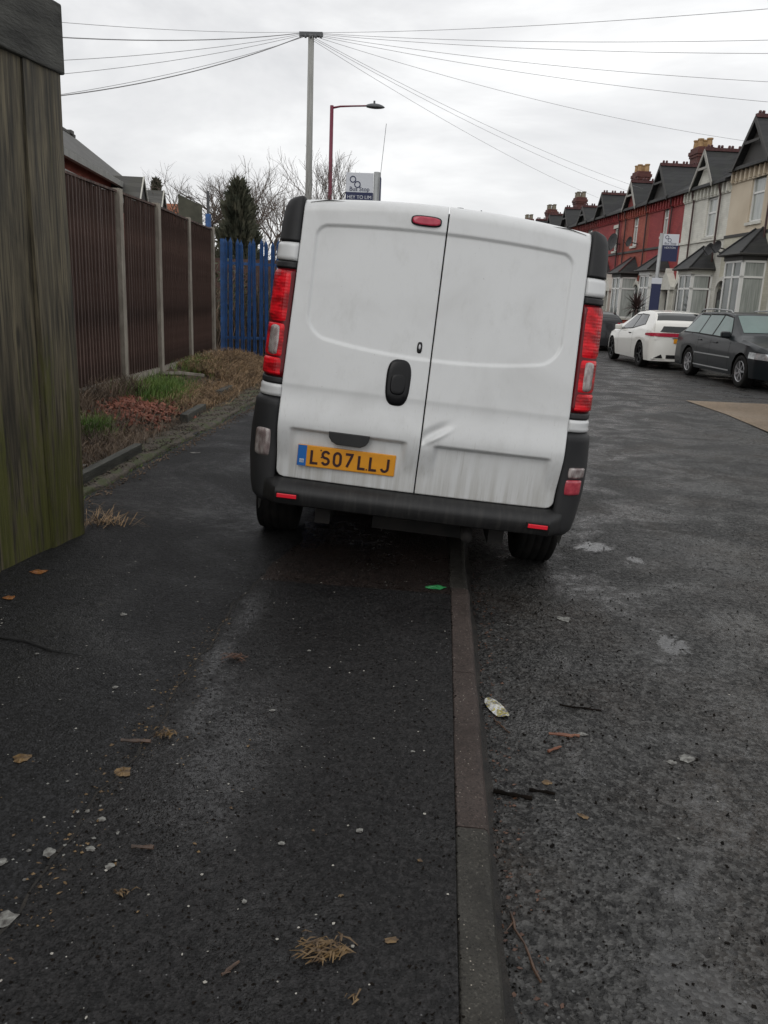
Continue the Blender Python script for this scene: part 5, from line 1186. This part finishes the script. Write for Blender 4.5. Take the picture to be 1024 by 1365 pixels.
# left house behind the fence
LD = Vector((-.1483, .9889, 0)); LNn = Vector((.9889, .1483, 0))
def lf(off, t_, z): return LNn*off+LD*t_+Vector((0, 0, z))
lh = thing('brick_house', 'long red brick house with grey tiled roof behind the brown fence', 'house', (0, 0, 0))
def lbox(mb, o0, o1, t0, t1, z0, z1):
    vs = [lf(a, b, c) for a in (o0, o1) for b in (t0, t1) for c in (z0, z1)]
    return mb.add(vs, [(0, 1, 3, 2), (4, 6, 7, 5), (0, 4, 5, 1), (2, 3, 7, 6), (0, 2, 6, 4), (1, 5, 7, 3)])
E0, R0 = 5.24, 7.5
lbox(MB(), -13, -7.25, 16, 37.2, .2, E0-.05).build('wall', M['red_b'], lh)
mb = MB(); mb.add([lf(-6.9, 15.6, E0-.1), lf(-6.9, 37.6, E0-.1), lf(-10.1, 37.6, R0), lf(-10.1, 15.6, R0), lf(-13.3, 15.6, E0-.1), lf(-13.3, 37.6, E0-.1)], [(0, 1, 2, 3), (3, 2, 5, 4), (0, 3, 4), (1, 5, 2), (0, 4, 5, 1)])
lr = mb.build('roof', M['gtile'], lh)
mb = MB(); lbox(mb, -6.98, -6.84, 15.6, 37.6, E0-.26, E0-.08); mb.build('gutter', M['polegrey'], lr)
mb = MB()
for k_ in range(9): lbox(mb, -10.25, -9.95, 16+2.6*k_, 16.4+2.6*k_, R0-.02, R0+.12)
lbox(mb, -10.2, -10.0, 15.6, 37.6, R0-.05, R0+.05); mb.build('ridge_tiles', M['gtile'], lr)
for tt in (31.8, 35.8):
    mb = MB(); zz = E0-.85; mb.add([lf(-6.2, tt-.85, zz), lf(-6.2, tt+.85, zz), lf(-6.2, tt, zz+1.0), lf(-7.9, tt-.85, zz), lf(-7.9, tt+.85, zz), lf(-7.9, tt, zz+1.0)], [(0, 2, 5, 3), (1, 4, 5, 2), (0, 3, 4, 1), (3, 5, 4)])
    dm = mb.build('dormer_roof', M['gtile'], lh)
    mb = MB(); mb.add([lf(-6.23, tt-.7, zz), lf(-6.23, tt+.7, zz), lf(-6.23, tt, zz+.85)], [(0, 1, 2)]); mb.build('dormer_gable', M['darkbarge'], dm)
    mb = MB()
    for sg in (-1, 1): mb.bar(lf(-6.18, tt+sg*.9, zz-.05), lf(-6.18, tt, zz+1.0), .04, .06)
    mb.build('bargeboard', M['stone'], dm)
# white lean-to roof edge in front of the brick wall
mb = MB(); mb.bar(lf(-6.0, 20, 4.15), lf(-6.0, 30, 4.15), .12, .16); 
o = mb.build('white_fascia', M['polegrey'], lh)
oh = thing('orange_roofed_house', 'small orange tiled roof peeping between the porches and the grey panel', 'house', (-14.2, 46, .2), radians(5))
MB().box(-5, -.1, 0, 6, 0, 3.9).build('wall', M['red_b'], oh)
MB().add([(-5.3, -.3, 3.8), (.1, -.3, 3.8), (.1, 3, 6.1), (-5.3, 3, 6.1), (-5.3, 6.3, 3.8), (.1, 6.3, 3.8)], [(0, 1, 2, 3), (3, 2, 5, 4), (0, 3, 4), (1, 5, 2), (0, 4, 5, 1)]).build('roof', M['orange'], oh)

# ================================================================ LITTER
def flakes(name, mt, cnt, area, smin, smax, label, cat, seed, zf, asp=.45, curl=.3):
    rnd = random.Random(seed); mb = MB()
    for i in range(cnt):
        x_, y_ = area(rnd); s_ = smin+(smax-smin)*rnd.random()**2; a = rnd.gauss(0, .9); w_ = s_*asp*rnd.uniform(.5, 1.3); z_ = zf(x_, y_)+.0015
        dv = Vector((cos(a), sin(a), 0))*s_/2; sd_ = Vector((-sin(a), cos(a), 0))*w_/2; up_ = Vector((0, 0, s_*curl*rnd.random())); c_ = Vector((x_, y_, z_))
        mb.add([c_-dv*1.0, c_-dv*.2+sd_+up_, c_+dv*rnd.uniform(.6, 1)+sd_*.4, c_+dv*.8-sd_*.5+up_*.5, c_-dv*.3-sd_], [(0, 4, 3, 2, 1)])
    return tag(mb.build(name, mt, fixn=False), label, cat, kind='stuff')
zP = lambda x, y: zpave(x)+(.009 if x > -.99 and y < 4.17 else .004 if x > -.95 else 0)
zR = lambda x, y: zroad(x)
flakes('leaf_crumbs', M['flake'], 7000, lambda r_: (r_.uniform(-1.0, .115), .8+4.5*r_.random()**1.5), .003, .014, 'dark crumbs of rotten leaf over the wet strip by the kerb', 'debris', 61, zP)
flakes('leaf_crumbs', M['flake'], 1500, lambda r_: (r_.uniform(-2.1, -.95), 1+5*r_.random()), .003, .010, 'sparse dark crumbs over the left pavement', 'debris', 62, zP)
flakes('leaf_crumbs', M['flake'], 1600, lambda r_: (.23+1.6*r_.random()**1.4, .8+5*r_.random()), .004, .013, 'dark crumbs lying on the road beside the kerb', 'debris', 63, zR)
flakes('pale_chips', M['chipw'], 700, lambda r_: (r_.uniform(-2.0, .1), .9+6*r_.random()**1.3), .002, .012, 'tiny pale chips and grit on the pavement', 'grit', 64, zP, .8, .1)
flakes('pale_chips', M['chipw'], 90, lambda r_: (r_.uniform(.3, 3), .9+6*r_.random()), .003, .010, 'tiny pale chips on the road', 'grit', 65, zR, .8, .1)
flakes('bed_leaf_litter', M['leafdead'], 2600, lambda r_: (r_.uniform(-4.0, -2.7), r_.uniform(5.5, 14.5)), .02, .07, 'brown dead leaves strewn over the planted bed', 'leaf litter', 70, zbed, .7, .5)
flakes('pavement_scraps', M['paper'], 46, lambda r_: (r_.gauss(-.98, .12), r_.gauss(1.88, .22)), .006, .022, 'small pale scraps clustered low on the left pavement', 'scraps', 71, zP, .6, .25)
flakes('pavement_scraps', M['leafbrown'], 60, lambda r_: (r_.gauss(-.85, .25), r_.gauss(1.9, .4)), .005, .018, 'tiny tan leaf bits low on the left pavement', 'leaf litter', 72, zP, .5, .3)
flakes('seam_debris', M['leafbrown'], 260, lambda r_: (-.95+r_.gauss(0, .045), r_.uniform(1.2, 3.6)), .004, .02, 'brown leaf scraps gathered along the pavement seam', 'leaf litter', 73, zP, .5, .3)
flakes('gutter_leaves', M['leafred'], 420, lambda r_: (.245+abs(r_.gauss(0, .07)), .9+4*r_.random()), .004, .022, 'wet brown leaf scraps gathered in the gutter', 'leaf litter', 74, zR, .5, .3)
flakes('road_flecks', M['flake'], 2600, lambda r_: (.3+2.6*r_.random(), 1+6*r_.random()), .004, .016, 'dark flecks of mud and leaf over the road', 'debris', 75, zR, .7, .4)
scatter_chunks('grit_lumps', M['lump'], 230, lambda r_: (.3+.9*r_.random(), 1.2+3.5*r_.random()), .013, 'small dark lumps of grit on the road by the kerb', 'grit', 66, zR)
scatter_chunks('kerb_edge_grit', M['lump'], 600, lambda r_: (.116+r_.gauss(0, .006), .5+5*r_.random()), .008, 'dark grit packed along the back of the kerb', 'grit', 67, lambda x, y: .088)
scatter_chunks('gutter_grit', M['lump'], 900, lambda r_: (.235+abs(r_.gauss(0, .02)), .5+5*r_.random()), .007, 'dark silt in the gutter against the kerb', 'grit', 68, zR)

def litter(name, cat, label, mt, x_, y_, kind, size, seed, rot=0, **k):
    rnd = random.Random(seed); z_ = (zP if x_ < .12 else zR)(x_, y_)+.002; mb = MB()
    if kind == 'straw':
        for i in range(k.get('n', 26)):
            a = rot+rnd.gauss(0, .7); ln = size*rnd.uniform(.15, .55); c_ = Vector((rnd.gauss(0, size*.26), rnd.gauss(0, size*.16), rnd.uniform(0, size*.15))); dv = Vector((cos(a), sin(a), rnd.gauss(0, .12)))*ln/2; w_ = rnd.uniform(.0012, .0042)
            sd_ = Vector((-sin(a), cos(a), 0))*w_; mid_ = c_+Vector((rnd.gauss(0, .003), rnd.gauss(0, .003), .004+rnd.uniform(0, .006)))
            mb.add([c_-dv-sd_*.3, c_-dv+sd_*.3, mid_+sd_, mid_-sd_, c_+dv], [(0, 1, 2, 3), (3, 2, 4)])
    elif kind == 'stick':
        n_ = 7; pts = [Vector((cos(rot)*size*(i/(n_-1)-.5)+rnd.gauss(0, size*.02), sin(rot)*size*(i/(n_-1)-.5)+rnd.gauss(0, size*.02), k.get('r', .005)+.001)) for i in range(n_)]
        mb.tube(pts, [k.get('r', .005)*rnd.uniform(.6, 1.2) for _ in range(n_)], 6)
        for q_ in range(k.get('br', 0)):
            b_ = pts[rnd.randint(1, 5)]; a = rot+rnd.choice((-.7, .7)); mb.tube([b_, b_+Vector((cos(a), sin(a), .1))*size*.25], [k.get('r', .005)*.6, .001], 4)
    elif kind == 'wrap':
        def fn(u, v):
            U, W2 = 2*u-1, 2*v-1; a_ = U*sqrt(1-.35*W2*W2)*size; b_ = W2*sqrt(1-.42*U*U)*size*.40
            return (a_*cos(rot)-b_*sin(rot), a_*sin(rot)+b_*cos(rot), .006+.010*(1-W2*W2)*(.8+.2*sin(U*5+W2*2))+.001*sin(U*17+W2*7))
        mb.grid(fn, 20, 10)
    else:   # sheet: crumpled torn piece
        n_ = 14; vs = [(0, 0, size*.06)]
        for ring in (.5, 1):
            for i in range(n_):
                a = 2*pi*i/n_; rr_ = size/2*ring*rnd.uniform(.72, 1.15 if ring == 1 else 1)
                px_, py_ = rr_*cos(a)*k.get('asp', 1), rr_*sin(a)
                vs.append((px_*cos(rot)-py_*sin(rot), px_*sin(rot)+py_*cos(rot), rnd.uniform(0, size*.10) if ring < 1 else rnd.uniform(0, size*.05)))
        mb.add(vs, [(0, 1+i, 1+(i+1) % n_) for i in range(n_)]+[(1+i, 1+n_+i, 1+n_+(i+1) % n_, 1+(i+1) % n_) for i in range(n_)])
    return tag(mb.build(name, mt, fixn=False, loc=(x_, y_, z_)), label, cat)
litter('leaf_clump', 'leaf litter', 'clump of yellow brown leaf strips on the pavement near the bottom centre', M['leafbrown'], -.20, 1.62, 'straw', .115, 1, .2, n=80)
litter('leaf_clump', 'leaf litter', 'brown leaf clump on the joint of the two pavement surfaces, beside a dark stick', M['leafbrown'], -.87, 2.51, 'straw', .10, 2, .9, n=30)
litter('stick', 'stick', 'dark reddish stick beside the leaf clump on the pavement joint', M['stick'], -.955, 2.45, 'stick', .10, 3, .1, r=.006)
litter('leaf_clump', 'leaf litter', 'flattened rust coloured leaves on the wet pavement ahead of the pale flat leaf', M['leafred'], -.80, 3.16, 'straw', .12, 4, .2, n=30)
litter('flat_leaf', 'leaf', 'large pale flat leaf stuck on the pavement joint', M['leafbrown'], -.93, 2.27, 'sheet', .065, 5, .5, asp=.8)
litter('card_scrap', 'scrap', 'tan card scrap lying on the left pavement', M['leafbrown'], -1.28, 2.31, 'sheet', .055, 6, 0, asp=1.1)
litter('fallen_leaf', 'leaf', 'orange leaf at the foot of the mossy fence', M['leaforange'], -2.06, 4.03, 'sheet', .075, 7, .3, asp=1.3)
litter('fallen_leaf', 'leaf', 'small orange leaf cut by the left edge', M['leaforange'], -2.02, 3.64, 'sheet', .06, 8, .3)
litter('stick', 'stick', 'short flat dark bark piece left of centre near the bottom', M['stick'], -.74, 1.92, 'stick', .06, 9, .1, r=.006)
litter('leaf_clump', 'leaf litter', 'small tan leaf clump low on the left', M['leafbrown'], -.73, 1.74, 'straw', .05, 10, .2, n=14)
litter('twig', 'twig', 'dark bent twig on the pavement at the bottom', M['stick'], -.40, 1.54, 'stick', .05, 11, 1.0, r=.004, br=1)
litter('leaf_strip', 'leaf litter', 'thin tan leaf strips below the big leaf clump', M['leafbrown'], -.12, 1.50, 'straw', .06, 12, 1.8, n=6)
litter('food_wrapper', 'wrapper', 'crumpled silver and yellow printed wrapper in the gutter beside the kerb', M['foil'], .31, 3.14, 'wrap', .085, 13, 1.95)
litter('lolly_stick', 'stick', 'thin dark stick with pale edges just behind the wrapper', M['stick'], .32, 3.0, 'stick', .12, 14, -1.1, r=.0035)
litter('stick', 'stick', 'straight reddish stick lying across the road', M['redstick'], .56, 2.95, 'stick', .12, 15, 0, r=.006)
litter('stick', 'stick', 'short tan stick just nearer than the reddish one', M['redstick'], .51, 2.84, 'stick', .07, 16, .7, r=.005)
litter('twig', 'twig', 'dark knobbly twig in the gutter, nearest the kerb', M['flake'], .33, 2.52, 'stick', .13, 17, -.2, r=.007, br=2)
litter('twig', 'twig', 'dark twig to the right of the knobbly gutter twig', M['flake'], .43, 2.55, 'stick', .09, 18, -.1, r=.006)
litter('long_stick', 'stick', 'long thin dark stick lying along the gutter near the bottom', M['stick'], .305, 1.84, 'stick', .25, 19, -1.37, r=.005, br=1)
litter('fallen_leaf', 'leaf', 'curled brown leaf on the road right of the gutter twigs', M['leafbrown'], .55, 2.43, 'sheet', .045, 20, .8, asp=.5)
litter('fallen_leaf', 'leaf', 'small pale leaf on the road above the curled brown leaf', M['leafbrown'], .455, 2.62, 'sheet', .035, 21, .8)
litter('paper_scrap', 'paper', 'white torn paper scrap on the road at the right', M['paper'], .99, 2.82, 'sheet', .055, 22, .2, asp=1.3)
litter('paper_scrap', 'paper', 'small white scrap left of the larger torn paper', M['paper'], .93, 2.79, 'sheet', .035, 23, .2, asp=1.2)
litter('paper_scrap', 'paper', 'pale flat smear of wet paper on the road behind the van wheel', M['paper'], .73, 4.19, 'sheet', .08, 24, .2, asp=.9)
litter('twig', 'twig', 'branched dark twig with white flecks on the road', M['flake'], .66, 3.18, 'stick', .16, 25, -.15, r=.004, br=3)
litter('paper_scrap', 'paper', 'white bit of paper beside the reddish stick', M['paper'], .635, 2.97, 'sheet', .03, 26, .2, asp=1.5)
litter('green_wrapper', 'wrapper', 'green plastic scrap against the kerb behind the van', M['greenpl'], .045, 4.26, 'sheet', .07, 27, .2, asp=1.6)
litter('fallen_leaf', 'leaf', 'small tan leaf beside the kerb near the bottom', M['leafbrown'], -.04, 1.68, 'sheet', .025, 28, .2, asp=1.4)
for i, (x_, y_, s_, lb) in enumerate([(-.37, 2.0, .022, 'pale scrap left of the pair near the kerb'), (-.16, 2.09, .028, 'white scrap on the strip nearest the middle of the kerb'), (-1.18, 2.84, .028, 'white scrap in the middle of the left pavement'), (-1.42, 3.55, .04, 'pair of pale dots far up the left pavement'),
    (-1.60, 3.07, .02, 'thin white sliver on the crack'), (-1.1, 1.82, .05, 'grey white smear cut by the left edge'), (-.97, 1.62, .065, 'large whitish wet paper smear near the bottom left corner'), (-.98, 1.87, .04, 'crumpled pale scrap among the leaves at the left'),
    (-.88, 1.90, .03, 'folded pale scrap right of the smear at the left'), (-.90, 2.03, .028, 'pale scrap on the pavement joint low at left'), (-.55, 2.75, .024, 'pale scrap beyond the wet sheen'), (-.80, 1.84, .03, 'cream scrap right of the folded one'),
    (-.42, 1.76, .018, 'tiny white scrap near the bottom centre'), (-.02, 2.55, .018, 'tiny white scrap next to the kerb'), (-.26, 1.38, .025, 'pale scrap at the very bottom'), (-.5, 3.3, .02, 'white speck behind the van in the shade')]):
    litter('paper_scrap', 'paper', lb, M['paper'], x_, y_, 'sheet', s_*.8, 100+i, i*.7, asp=1.2)
litter('paper_scrap', 'paper', 'white scrap on soil behind the mossy fence end', M['paper'], -2.86, 6.5, 'sheet', .09, 140, .2, asp=1.5).location.z = .17
litter('paper_scrap', 'paper', 'white scrap on the pavement by the edging strip', M['paper'], -2.25, 7.5, 'sheet', .07, 141, .2, asp=1.5)
for (a, b, lb) in (((-3.76, 11.75, .45), (-3.45, 12.0, .40), 'broken white painted board lying across the bed'), ((-3.85, 11.3, .48), (-3.74, 11.75, .44), 'second broken pale board leaning by the fence')):
    tag(MB().bar(a, b, .06, .04).build('broken_board', M['post'], bevel=.004), lb, 'board')
